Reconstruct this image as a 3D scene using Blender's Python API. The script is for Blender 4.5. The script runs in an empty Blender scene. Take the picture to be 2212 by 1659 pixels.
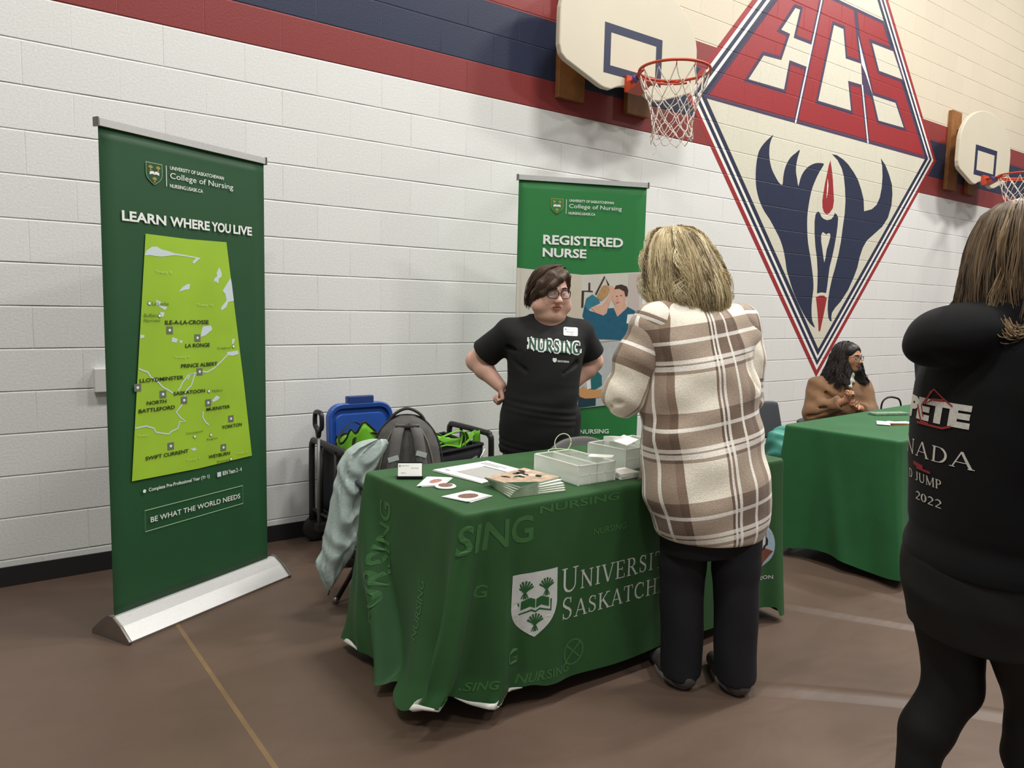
import bpy, bmesh, math, random
import numpy as np
from mathutils import Vector, Matrix, Euler
from mathutils.bvhtree import BVHTree

random.seed(7); RNG = np.random.default_rng(11)
SC = bpy.context.scene
COL = SC.collection

# ------------------------------------------------------------------ camera
cam_d = bpy.data.cameras.new('camera')
cam = bpy.data.objects.new('camera', cam_d); COL.objects.link(cam)
cam_d.sensor_fit = 'HORIZONTAL'; cam_d.sensor_width = 36.0
cam_d.lens = 1628.84 / 2212.0 * 36.0
cam_d.clip_start = 0.05; cam_d.clip_end = 60
_y, _p, _r = 0.638779, -0.103816, 0.0232832
_f = Vector((math.sin(_y)*math.cos(_p), math.cos(_y)*math.cos(_p), math.sin(_p)))
_rt = Vector((math.cos(_y), -math.sin(_y), 0)); _up = _rt.cross(_f)
_r2 = _rt*math.cos(_r) + _up*math.sin(_r); _u2 = -_rt*math.sin(_r) + _up*math.cos(_r)
cam.matrix_world = Matrix(((_r2.x, _u2.x, -_f.x, -1.7013), (_r2.y, _u2.y, -_f.y, -4.1932),
                           (_r2.z, _u2.z, -_f.z, 1.3818), (0, 0, 0, 1)))
SC.camera = cam
SC.cycles.max_bounces = 7; SC.cycles.diffuse_bounces = 3; SC.cycles.glossy_bounces = 2; SC.cycles.transmission_bounces = 4

# ------------------------------------------------------------------ world, lamps, exposure
SC.view_settings.view_transform = 'Standard'; SC.view_settings.look = 'None'
SC.view_settings.gamma = 1.0; SC.view_settings.use_curve_mapping = False
SC.view_settings.exposure = 0.0
W = bpy.data.worlds.new('world'); SC.world = W; W.use_nodes = True
W.node_tree.nodes['Background'].inputs[0].default_value = (1.0, 0.985, 0.965, 1)
W.node_tree.nodes['Background'].inputs[1].default_value = 0.28
LAMPS = [(-2.6, -2.6, 148), (1.2, -2.4, 165), (5.2, -2.6, 235), (-2.6, -6.2, 120), (1.2, -6.2, 125), (5.2, -6.2, 150), (9.0, -2.8, 205)]
for _x, _yy, _e in LAMPS:
    ld = bpy.data.lights.new('gym_lamp', 'AREA'); ld.shape = 'RECTANGLE'; ld.size = 0.9; ld.size_y = 0.4
    ld.energy = _e; ld.color = (1.0, 0.975, 0.93)
    lo = bpy.data.objects.new('gym_lamp', ld); COL.objects.link(lo); lo.location = (_x, _yy, 6.6)

# ------------------------------------------------------------------ helpers
def lin(c):
    c = c/255.0
    return c/12.92 if c <= 0.04045 else ((c+0.055)/1.055)**2.4
def rgb(r, g, b): return (lin(r), lin(g), lin(b), 1.0)

MATS = {}
def mat(name, col, rough=0.6, metal=0.0, noise=0.0, nscale=40.0, bump=0.0, bscale=200.0, sheen=0.0, spec=0.5,
        trans=0.0, alpha=1.0, ior=1.45):
    if name in MATS: return MATS[name]
    m = bpy.data.materials.new(name); m.use_nodes = True; MATS[name] = m
    nt = m.node_tree; b = nt.nodes['Principled BSDF']
    b.inputs['Base Color'].default_value = col; b.inputs['Roughness'].default_value = rough
    b.inputs['Metallic'].default_value = metal; b.inputs['Specular IOR Level'].default_value = spec
    b.inputs['IOR'].default_value = ior
    if sheen: b.inputs['Sheen Weight'].default_value = sheen
    if trans: b.inputs['Transmission Weight'].default_value = trans
    if alpha < 1: b.inputs['Alpha'].default_value = alpha
    tc = nt.nodes.new('ShaderNodeTexCoord')
    if noise:
        n = nt.nodes.new('ShaderNodeTexNoise'); n.inputs['Scale'].default_value = nscale; n.inputs['Detail'].default_value = 4
        nt.links.new(tc.outputs['Object'], n.inputs['Vector'])
        h = nt.nodes.new('ShaderNodeMapRange'); h.inputs[1].default_value = 0.3; h.inputs[2].default_value = 0.7
        h.inputs[3].default_value = 1-noise; h.inputs[4].default_value = 1+noise
        nt.links.new(n.outputs['Fac'], h.inputs[0])
        mx = nt.nodes.new('ShaderNodeVectorMath'); mx.operation = 'SCALE'
        mx.inputs[0].default_value = col[:3]; nt.links.new(h.outputs[0], mx.inputs['Scale'])
        nt.links.new(mx.outputs[0], b.inputs['Base Color'])
    if bump:
        n2 = nt.nodes.new('ShaderNodeTexNoise'); n2.inputs['Scale'].default_value = bscale; n2.inputs['Detail'].default_value = 3
        nt.links.new(tc.outputs['Object'], n2.inputs['Vector'])
        bp = nt.nodes.new('ShaderNodeBump'); bp.inputs['Strength'].default_value = bump; bp.inputs['Distance'].default_value = 0.01
        nt.links.new(n2.outputs['Fac'], bp.inputs['Height']); nt.links.new(bp.outputs[0], b.inputs['Normal'])
    return m

def block_mat(name, col, rough=0.55, joint_dark=0.55, joints=True, speck=0.055):
    """painted concrete block: 0.4 x 0.2 m running bond in world coordinates (wall plane y = 0)"""
    if name in MATS: return MATS[name]
    m = bpy.data.materials.new(name); m.use_nodes = True; MATS[name] = m
    nt = m.node_tree; N = nt.nodes.new; L = nt.links.new; b = nt.nodes['Principled BSDF']
    b.inputs['Roughness'].default_value = rough; b.inputs['Specular IOR Level'].default_value = 0.3
    g = N('ShaderNodeNewGeometry'); sp = N('ShaderNodeSeparateXYZ'); L(g.outputs['Position'], sp.inputs[0])
    def math_(op, a, bb=None):
        n = N('ShaderNodeMath'); n.operation = op
        for i, v in enumerate((a, bb)):
            if v is None: continue
            if isinstance(v, (int, float)): n.inputs[i].default_value = v
            else: L(v, n.inputs[i])
        return n.outputs[0]
    zr = math_('DIVIDE', math_('SUBTRACT', 2.726, sp.outputs['Z']), 0.2)
    row = math_('FLOOR', zr); fz = math_('FRACT', zr)
    par = math_('MODULO', math_('ADD', row, 100.0), 2.0)
    xs = math_('ADD', math_('DIVIDE', sp.outputs['X'], 0.4), math_('MULTIPLY', par, 0.5))
    fx = math_('FRACT', math_('ADD', xs, 100.0))
    dz = math_('MINIMUM', fz, math_('SUBTRACT', 1.0, fz))          # 0 at a bed joint
    dx = math_('MULTIPLY', math_('MINIMUM', fx, math_('SUBTRACT', 1.0, fx)), 2.0)
    nz = N('ShaderNodeTexNoise'); nz.inputs['Scale'].default_value = 9.0; nz.inputs['Detail'].default_value = 2
    L(g.outputs['Position'], nz.inputs['Vector'])
    wob = math_('MULTIPLY', math_('SUBTRACT', nz.outputs['Fac'], 0.5), 0.012)
    def line(d, w):
        n = N('ShaderNodeMapRange'); n.interpolation_type = 'SMOOTHSTEP'
        n.inputs[1].default_value = 0.0; n.inputs[2].default_value = w; n.inputs[3].default_value = 0.0; n.inputs[4].default_value = 1.0
        L(math_('ADD', d, wob), n.inputs[0]); return n.outputs[0]
    bed = line(dz, 0.030); head = line(dx, 0.022)
    # head joints are half filled with paint
    n2 = N('ShaderNodeTexNoise'); n2.inputs['Scale'].default_value = 2.3; L(g.outputs['Position'], n2.inputs['Vector'])
    hw = N('ShaderNodeMapRange'); hw.inputs[1].default_value = 0.38; hw.inputs[2].default_value = 0.62; hw.inputs[3].default_value = 0.85; hw.inputs[4].default_value = 0.25
    L(n2.outputs['Fac'], hw.inputs[0])
    headm = math_('ADD', math_('MULTIPLY', head, math_('SUBTRACT', 1.0, hw.outputs[0])), hw.outputs[0])
    hgt = math_('MULTIPLY', bed, headm)
    pores = N('ShaderNodeTexNoise'); pores.inputs['Scale'].default_value = 95; pores.inputs['Detail'].default_value = 3
    L(g.outputs['Position'], pores.inputs['Vector'])
    tot = math_('ADD', math_('MULTIPLY', hgt, 1.0 if joints else 0.35), math_('MULTIPLY', pores.outputs['Fac'], 0.30))
    bp = N('ShaderNodeBump'); bp.inputs['Strength'].default_value = 0.55; bp.inputs['Distance'].default_value = 0.006
    L(tot, bp.inputs['Height']); L(bp.outputs[0], b.inputs['Normal'])
    # colour: paint, per block tint, speckle, thin broken dark line on the upper side of each bed joint
    cb = N('ShaderNodeCombineXYZ'); L(math_('FLOOR', xs), cb.inputs[0]); L(row, cb.inputs[1])
    wn = N('ShaderNodeTexWhiteNoise'); L(cb.outputs[0], wn.inputs['Vector'])
    t1 = math_('MULTIPLY', math_('SUBTRACT', wn.outputs['Value'], 0.5), 0.035)
    t2 = math_('MULTIPLY', math_('SUBTRACT', pores.outputs['Fac'], 0.5), speck*5)
    dark_line = N('ShaderNodeMapRange'); dark_line.interpolation_type = 'SMOOTHSTEP'
    dark_line.inputs[1].default_value = 0.955; dark_line.inputs[2].default_value = 0.99; dark_line.inputs[3].default_value = 0.0; dark_line.inputs[4].default_value = 1.0
    L(fz, dark_line.inputs[0])
    n3 = N('ShaderNodeTexNoise'); n3.inputs['Scale'].default_value = 3.1; n3.inputs['Detail'].default_value = 3; L(g.outputs['Position'], n3.inputs['Vector'])
    gm = N('ShaderNodeMapRange'); gm.inputs[1].default_value = 0.40; gm.inputs[2].default_value = 0.6; gm.inputs[3].default_value = 0.0; gm.inputs[4].default_value = joint_dark
    L(n3.outputs['Fac'], gm.inputs[0])
    gr = math_('MULTIPLY', dark_line.outputs[0], gm.outputs[0])
    sc = math_('SUBTRACT', math_('ADD', math_('ADD', 1.0, t1), t2), gr)
    vm = N('ShaderNodeVectorMath'); vm.operation = 'SCALE'; vm.inputs[0].default_value = col[:3]; L(sc, vm.inputs['Scale'])
    L(vm.outputs[0], b.inputs['Base Color'])
    return m

def empty(name, loc=(0, 0, 0), rz=0.0, label=None, cat=None, group=None):
    o = bpy.data.objects.new(name, None); COL.objects.link(o)
    o.location = loc; o.rotation_euler = (0, 0, rz); o.empty_display_size = 0.1
    tag(o, label, cat, group); return o
def tag(o, label=None, cat=None, group=None, kind=None):
    if label: o['label'] = label
    if cat: o['category'] = cat
    if group: o['group'] = group
    if kind: o['kind'] = kind
    return o
def mobj(name, verts, faces, m, parent=None, smooth=False, loc=None, uv=None, sub=0, solid=0.0, bev=0.0):
    me = bpy.data.meshes.new(name)
    if isinstance(verts, np.ndarray):
        f = np.asarray(faces, dtype=np.int32); k = f.shape[1]
        me.vertices.add(len(verts)); me.vertices.foreach_set('co', np.asarray(verts, dtype=np.float32).ravel())
        me.loops.add(f.size); me.loops.foreach_set('vertex_index', f.ravel())
        me.polygons.add(len(f)); me.polygons.foreach_set('loop_start', np.arange(0, f.size, k, dtype=np.int32))
        me.update(calc_edges=True); me.validate()
    else:
        me.from_pydata([tuple(v) for v in verts], [], [tuple(f) for f in faces]); me.update()
    if uv is not None:
        lay = me.uv_layers.new(name='UVMap')
        vi = np.zeros(len(me.loops), dtype=np.int32); me.loops.foreach_get('vertex_index', vi)
        lay.data.foreach_set('uv', np.asarray(uv, dtype=np.float32)[vi].ravel())
    for mm in (m if isinstance(m, (list, tuple)) else [m]): me.materials.append(mm)
    if smooth: me.polygons.foreach_set('use_smooth', np.ones(len(me.polygons), dtype=bool))
    o = bpy.data.objects.new(name, me); COL.objects.link(o)
    if parent is not None: o.parent = parent
    if loc is not None: o.location = loc
    if bev:
        md = o.modifiers.new('bevel', 'BEVEL'); md.width = bev; md.segments = 2; md.limit_method = 'ANGLE'
    if solid:
        md = o.modifiers.new('solid', 'SOLIDIFY'); md.thickness = solid; md.offset = 0
    if sub:
        md = o.modifiers.new('sub', 'SUBSURF'); md.levels = sub; md.render_levels = sub
    return o

class MB:
    """collects primitive shapes into one mesh"""
    def __init__(s): s.v = []; s.f = []; s.mi = []; s.cur = 0
    def add(s, vs, fs):
        n = len(s.v); s.v += [tuple(v) for v in vs]
        for f in fs: s.f.append(tuple(i+n for i in f)); s.mi.append(s.cur)
        return s
    def box(s, c, size, rot=None):
        hx, hy, hz = size[0]/2, size[1]/2, size[2]/2
        vs = [Vector((x*hx, y*hy, z*hz)) for x in (-1, 1) for y in (-1, 1) for z in (-1, 1)]
        if rot is not None: vs = [rot @ v for v in vs]
        vs = [v+Vector(c) for v in vs]
        return s.add(vs, [(0, 1, 3, 2), (4, 6, 7, 5), (0, 4, 5, 1), (2, 3, 7, 6), (0, 2, 6, 4), (1, 5, 7, 3)])
    def rbox(s, c, size, r=0.01, seg=3, rot=None, axis=2):
        """box with rounded vertical edges"""
        hx, hy = size[0]/2-r, size[1]/2-r; pts = []
        for cx, cy, a0 in ((hx, hy, 0), (-hx, hy, 90), (-hx, -hy, 180), (hx, -hy, 270)):
            for k in range(seg+1):
                a = math.radians(a0+90*k/seg); pts.append((cx+r*math.cos(a), cy+r*math.sin(a)))
        return s.prism(pts, -size[2]/2, size[2]/2, Matrix.Translation(c) @ ((rot.to_4x4()) if rot is not None else Matrix()))
    def prism(s, pts, z0, z1, M=None):
        n = len(pts); vs = [Vector((x, y, z0)) for x, y in pts]+[Vector((x, y, z1)) for x, y in pts]
        if M is not None: vs = [M @ v for v in vs]
        fs = [tuple(range(n-1, -1, -1)), tuple(range(n, 2*n))]+[(i, (i+1) % n, n+(i+1) % n, n+i) for i in range(n)]
        return s.add(vs, fs)
    def tube(s, path, r, seg=8, closed=False, flat=1.0, cap=True):
        P = [Vector(p) for p in path]; n = len(P); rr = r if isinstance(r, (list, tuple, np.ndarray)) else [r]*n
        vs = []; up = None
        for i in range(n):
            a = P[(i-1) % n] if (closed or i > 0) else P[i]; b = P[(i+1) % n] if (closed or i < n-1) else P[i]
            t = (b-a).normalized() if (b-a).length > 1e-9 else Vector((0, 0, 1))
            if up is None:
                up = Vector((0, 0, 1)) if abs(t.z) < 0.9 else Vector((1, 0, 0))
            u = (up - t*up.dot(t)); u = u.normalized() if u.length > 1e-6 else t.orthogonal().normalized()
            up = u; w = t.cross(u)
            for k in range(seg):
                an = 2*math.pi*k/seg
                vs.append(P[i]+u*(rr[i]*flat*math.cos(an))+w*(rr[i]*math.sin(an)))
        fs = []
        for i in range(n if closed else n-1):
            j = (i+1) % n
            for k in range(seg):
                fs.append((i*seg+k, i*seg+(k+1) % seg, j*seg+(k+1) % seg, j*seg+k))
        if not closed and cap:
            fs.append(tuple(range(seg-1, -1, -1))); fs.append(tuple((n-1)*seg+k for k in range(seg)))
        return s.add(vs, fs)
    def lathe(s, prof, seg=24, M=None):
        vs = []; fs = []
        for r, z in prof:
            for k in range(seg):
                a = 2*math.pi*k/seg; vs.append(Vector((r*math.cos(a), r*math.sin(a), z)))
        for i in range(len(prof)-1):
            for k in range(seg): fs.append((i*seg+k, i*seg+(k+1) % seg, (i+1)*seg+(k+1) % seg, (i+1)*seg+k))
        fs.append(tuple(range(seg-1, -1, -1))); fs.append(tuple((len(prof)-1)*seg+k for k in range(seg)))
        if M is not None: vs = [M @ v for v in vs]
        return s.add(vs, fs)
    def sphere(s, c, r, seg=16, rings=10, M=None):
        r = r if isinstance(r, (tuple, list)) else (r, r, r); vs = []; fs = []
        for i in range(rings+1):
            th = math.pi*i/rings
            for k in range(seg):
                a = 2*math.pi*k/seg
                v = Vector((r[0]*math.sin(th)*math.cos(a), r[1]*math.sin(th)*math.sin(a), r[2]*math.cos(th)))
                if M is not None: v = M @ v
                vs.append(v+Vector(c))
        for i in range(rings):
            for k in range(seg): fs.append((i*seg+k, (i+1)*seg+k, (i+1)*seg+(k+1) % seg, i*seg+(k+1) % seg))
        return s.add(vs, fs)
    def grid(s, nu, nv, fn, closed_u=False):
        vs = [fn(i/(nu-1) if not closed_u else i/nu, j/(nv-1)) for j in range(nv) for i in range(nu)]; fs = []
        for j in range(nv-1):
            for i in range(nu if closed_u else nu-1):
                i2 = (i+1) % nu; fs.append((j*nu+i, j*nu+i2, (j+1)*nu+i2, (j+1)*nu+i))
        return s.add(vs, fs)
    def build(s, name, m, parent=None, smooth=False, **kw):
        o = mobj(name, s.v, s.f, m, parent, smooth, **kw)
        if any(s.mi): o.data.polygons.foreach_set('material_index', np.array(s.mi, dtype=np.int32))
        return o

def cr(pts, n=8, closed=False):
    """Catmull-Rom through points"""
    P = [Vector(p) for p in pts]; out = []; N = len(P)
    for i in range(N if closed else N-1):
        p0 = P[(i-1) % N] if (closed or i > 0) else P[0]*2-P[1]
        p1 = P[i]; p2 = P[(i+1) % N]
        p3 = P[(i+2) % N] if (closed or i < N-2) else P[-1]*2-P[-2]
        for k in range(n):
            t = k/n
            out.append(0.5*((2*p1)+(p2-p0)*t+(2*p0-5*p1+4*p2-p3)*t*t+(3*p1-p0-3*p2+p3)*t**3))
    if not closed: out.append(P[-1])
    return out

# ---- flat artwork: polygons and text triangulated in 2D, then placed with a function (u, v) -> Vector
def tri2d(polys):
    """polys: list of (outer, [holes]) in 2D -> verts2d, tris"""
    from mathutils.geometry import tessellate_polygon
    V = []; F = []
    for outer, holes in polys:
        loops = [[Vector((x, y, 0)) for x, y in outer]]+[[Vector((x, y, 0)) for x, y in h] for h in holes]
        flat = [p for l in loops for p in l]; n = len(V)
        V += [(p.x, p.y) for p in flat]
        for t in tessellate_polygon(loops):
            a, b, c = [flat[i] for i in t]
            cr_ = (b.x-a.x)*(c.y-a.y)-(b.y-a.y)*(c.x-a.x)
            t = tuple(t) if cr_ > 0 else (t[0], t[2], t[1])
            F.append(tuple(i+n for i in t))
    return V, F
def text2d(s, bold=0.0, spacing=1.0, res=3, shear=0.0):
    cu = bpy.data.curves.new('t', 'FONT'); cu.body = s; cu.size = 1.0; cu.offset = bold; cu.space_character = spacing
    cu.resolution_u = res; cu.fill_mode = 'FRONT'; cu.shear = shear
    o = bpy.data.objects.new('t', cu); COL.objects.link(o)
    dg = bpy.context.evaluated_depsgraph_get(); me = o.evaluated_get(dg).to_mesh()
    V = [(v.co.x, v.co.y) for v in me.vertices]; F = [tuple(p.vertices) for p in me.polygons]
    o.evaluated_get(dg).to_mesh_clear(); bpy.data.objects.remove(o); bpy.data.curves.remove(cu)
    return V, F
def fit2d(VF, x0, y0, x1, y1):
    V, F = VF; a = np.array(V); mn = a.min(0); mx = a.max(0); s = (np.array([x1, y1])-np.array([x0, y0]))/np.maximum(mx-mn, 1e-9)
    return [tuple(p) for p in (a-mn)*s+np.array([x0, y0])], F
def text_fit(s, x0, y0, x1, y1, bold=0.0, **k): return fit2d(text2d(s, bold, **k), x0, y0, x1, y1)
def merge2d(lst):
    V = []; F = []
    for v, f in lst:
        n = len(V); V += list(v); F += [tuple(i+n for i in q) for q in f]
    return V, F
def stroke2d(pts, w, closed=False):
    """polyline with constant or per point width -> polygon strip"""
    P = [Vector((x, y)) for x, y in pts]; n = len(P); ww = w if isinstance(w, (list, tuple)) else [w]*n; V = []; F = []
    for i in range(n):
        a = P[(i-1) % n] if (closed or i) else P[i]; b = P[(i+1) % n] if (closed or i < n-1) else P[i]
        t = (b-a).normalized() if (b-a).length > 1e-12 else Vector((1, 0)); nn = Vector((-t.y, t.x))*ww[i]/2
        V += [tuple(P[i]+nn), tuple(P[i]-nn)]
    for i in range(n if closed else n-1):
        j = (i+1) % n; F.append((2*i, 2*i+1, 2*j+1, 2*j))
    return V, F
def disc2d(cx, cy, rx, ry=None, n=20):
    ry = ry or rx
    return [(cx+rx*math.cos(2*math.pi*k/n), cy+ry*math.sin(2*math.pi*k/n)) for k in range(n)], [tuple(range(n))]
def rect2d(x0, y0, x1, y1): return [(x0, y0), (x1, y0), (x1, y1), (x0, y1)], [(0, 1, 2, 3)]
def poly2d(pts): return tri2d([(pts, [])])
def art(name, VF, m, fn, parent, cut=0.0):
    V, F = VF
    if cut:
        bm = bmesh.new(); vs = [bm.verts.new((x, y, 0)) for x, y in V]
        for f in F:
            try: bm.faces.new([vs[i] for i in f])
            except ValueError: pass
        xs = [v[0] for v in V]; ys = [v[1] for v in V]
        for ax, lo, hi in ((0, min(xs), max(xs)), (1, min(ys), max(ys))):
            k = math.ceil(lo/cut)*cut
            while k < hi:
                bmesh.ops.bisect_plane(bm, geom=bm.verts[:]+bm.edges[:]+bm.faces[:], plane_co=(k, 0, 0) if ax == 0 else (0, k, 0),
                                       plane_no=(1, 0, 0) if ax == 0 else (0, 1, 0), dist=1e-7)
                k += cut
        bm.verts.index_update(); V = [(v.co.x, v.co.y) for v in bm.verts]; F = [tuple(v.index for v in f.verts) for f in bm.faces]; bm.free()
    return mobj(name, [fn(x, y) for x, y in V], F, m, parent)

# ---- serif / slab lettering drawn with strokes (unit cap height)
def _arc(cx, cy, rx, ry, a0, a1, n=10): return [(cx+rx*math.cos(math.radians(a0+(a1-a0)*k/n)), cy+ry*math.sin(math.radians(a0+(a1-a0)*k/n))) for k in range(n+1)]
def glyph(ch, T=0.15, t=0.06, sf=0.10, st=0.05):
    """returns (list of (pts, width)), advance; T thick stem, t thin stem, sf serif half-length, st serif thickness"""
    S = []
    def stem(x, y0, y1, w=T, a=1, b=1):
        S.append(([(x, y0), (x, y1)], w))
        if a: S.append(([(x-w/2-sf, y0+st/2), (x+w/2+sf, y0+st/2)], st))
        if b: S.append(([(x-w/2-sf, y1-st/2), (x+w/2+sf, y1-st/2)], st))
    def hserif(x, y): S.append(([(x-sf-T*.4, y), (x+sf+T*.4, y)], st))
    def vtick(x, y0, y1): S.append(([(x, y0), (x, y1)], st))
    if ch == 'I': stem(.25, 0, 1); return S, .5
    if ch == 'N':
        stem(.18, 0, 1, t+.02); stem(.82, 0, 1, t+.02, 0, 1); S.append(([(.14, 1), (.84, 0)], T)); return S, 1.0
    if ch == 'U':
        S.append(([(.2, 1), (.2, .32)]+_arc(.5, .32, .3, .3, 180, 360)+[(.8, .32), (.8, 1)], [T]*6+[T*.7]*3+[t+.02]*6)); hserif(.2, 1-st/2); hserif(.8, 1-st/2); return S, 1.0
    if ch == 'V': S += [([(.12, 1), (.48, 0)], T), ([(.84, 1), (.48, 0)], t+.01)]; hserif(.12, 1-st/2); hserif(.84, 1-st/2); return S, .96
    if ch == 'A':
        S += [([(.12, 0), (.46, 1)], t+.01), ([(.82, 0), (.46, 1)], T), ([(.24, .34), (.7, .34)], t)]; hserif(.12, st/2); hserif(.82, st/2); return S, .94
    if ch == 'E':
        stem(.2, 0, 1); S += [([(.2, 1-t/2), (.68, 1-t/2)], t), ([(.2, t/2), (.72, t/2)], t), ([(.2, .52), (.55, .52)], t)]
        vtick(.68, .78, 1); vtick(.72, 0, .24); vtick(.55, .42, .62); return S, .82
    if ch == 'F':
        stem(.2, 0, 1); S += [([(.2, 1-t/2), (.66, 1-t/2)], t), ([(.2, .52), (.55, .52)], t)]; vtick(.66, .78, 1); vtick(.55, .42, .62); return S, .74
    if ch in 'RP':
        stem(.2, 0, 1); S.append(([(.2, .97), (.42, .97)]+_arc(.42, .735, .22, .235, 90, -90)+[(.42, .5), (.2, .5)], [t]*4+[T*.9]*6+[t]*5))
        if ch == 'R': S.append(([(.42, .5), (.8, 0)], T)); hserif(.8, st/2)
        return S, .92 if ch == 'R' else .74
    if ch == 'S':
        S.append((_arc(.36, .735, .22, .235, 40, 180, 8)+[(.16, .66), (.3, .55), (.46, .46), (.57, .34)]+_arc(.35, .265, .23, .24, 20, -150, 9), [t]*4+[T*.7]*5+[T]*4+[T*.8]*4+[t]*6)); vtick(.56, .72, .98); vtick(.13, .02, .3); return S, .72
    if ch == 'T': stem(.42, 0, 1, T, 1, 0); S.append(([(.08, 1-t/2), (.76, 1-t/2)], t)); vtick(.08, .76, 1); vtick(.76, .76, 1); return S, .84
    if ch == 'Y': S += [([(.12, 1), (.45, .45)], T), ([(.8, 1), (.45, .45)], t+.01)]; stem(.45, 0, .46, T, 1, 0); hserif(.12, 1-st/2); hserif(.8, 1-st/2); return S, .9
    if ch == 'K': stem(.2, 0, 1); S += [([(.78, 1), (.26, .44)], t+.01), ([(.4, .58), (.84, 0)], T)]; hserif(.78, 1-st/2); hserif(.84, st/2); return S, .96
    if ch == 'H': stem(.2, 0, 1); stem(.8, 0, 1); S.append(([(.2, .52), (.8, .52)], t)); return S, 1.0
    if ch == 'W': S += [([(.1, 1), (.38, 0)], T), ([(.64, 1), (.38, 0)], t), ([(.6, 1), (.9, 0)], T), ([(1.16, 1), (.9, 0)], t)]; hserif(.1, 1-st/2); hserif(.62, 1-st/2); hserif(1.16, 1-st/2); return S, 1.28
    if ch in 'CGO':
        if ch == 'O': S.append((_arc(.5, .5, .38, .47, 0, 360, 24), [T*(.45+.55*abs(math.cos(math.radians(15*k)))) for k in range(25)])); return S, 1.0
        S.append((_arc(.48, .5, .38, .47, 45, 315, 20), [t]*3+[T*.8]*3+[T]*9+[T*.8]*3+[t]*3)); vtick(.76, .68, .98)
        if ch == 'G': stem(.76, .04, .42, T, 0, 1)
        else: vtick(.77, .06, .22)
        return S, .92
    if ch == 'D': stem(.2, 0, 1); S.append(([(.2, .97), (.4, .97)]+_arc(.4, .5, .38, .47, 90, -90, 12)+[(.4, .03), (.2, .03)], [t]*4+[T]*9+[t]*4)); return S, .9
    if ch == 'J': S.append(([(.42, 1), (.42, .2)]+_arc(.25, .2, .17, .18, 0, -150, 6), [T]*4+[t]*5)); hserif(.42, 1-st/2); return S, .62
    if ch == 'M': stem(.16, 0, 1, t+.02); stem(1.0, 0, 1); S += [([(.14, 1), (.56, .05)], T), ([(.98, 1), (.56, .05)], t)]; return S, 1.16
    if ch == '0': S.append((_arc(.3, .5, .22, .47, 0, 360, 20), [T*(.45+.55*abs(math.cos(math.radians(18*k)))) for k in range(21)])); return S, .6
    if ch == '2': S.append((_arc(.3, .72, .22, .25, 160, -30, 9)+[(.1, .04)], [t]*3+[T]*6+[t]*2)); S.append(([(.08, .04), (.55, .04)], T*.7)); return S, .62
    return S, .4
def serif2d(s, caps=1.3, **k):
    """small-caps string: letters marked with a leading ^ are drawn tall"""
    x = 0; out = []; tall = False
    for ch in s:
        if ch == '^': tall = True; continue
        sc = caps if tall else 1.0; tall = False
        S, adv = glyph(ch, **k)
        for pts, w in S:
            ww = [q*(sc**.6) for q in w] if isinstance(w, list) else w*(sc**.6)
            if isinstance(ww, list):
                n = len(pts); ww = (ww+[ww[-1]]*n)[:n]
            out.append(stroke2d([(x+px*sc, py*sc) for px, py in pts], ww))
        x += (adv+.06)*sc
    return merge2d(out)

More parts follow.
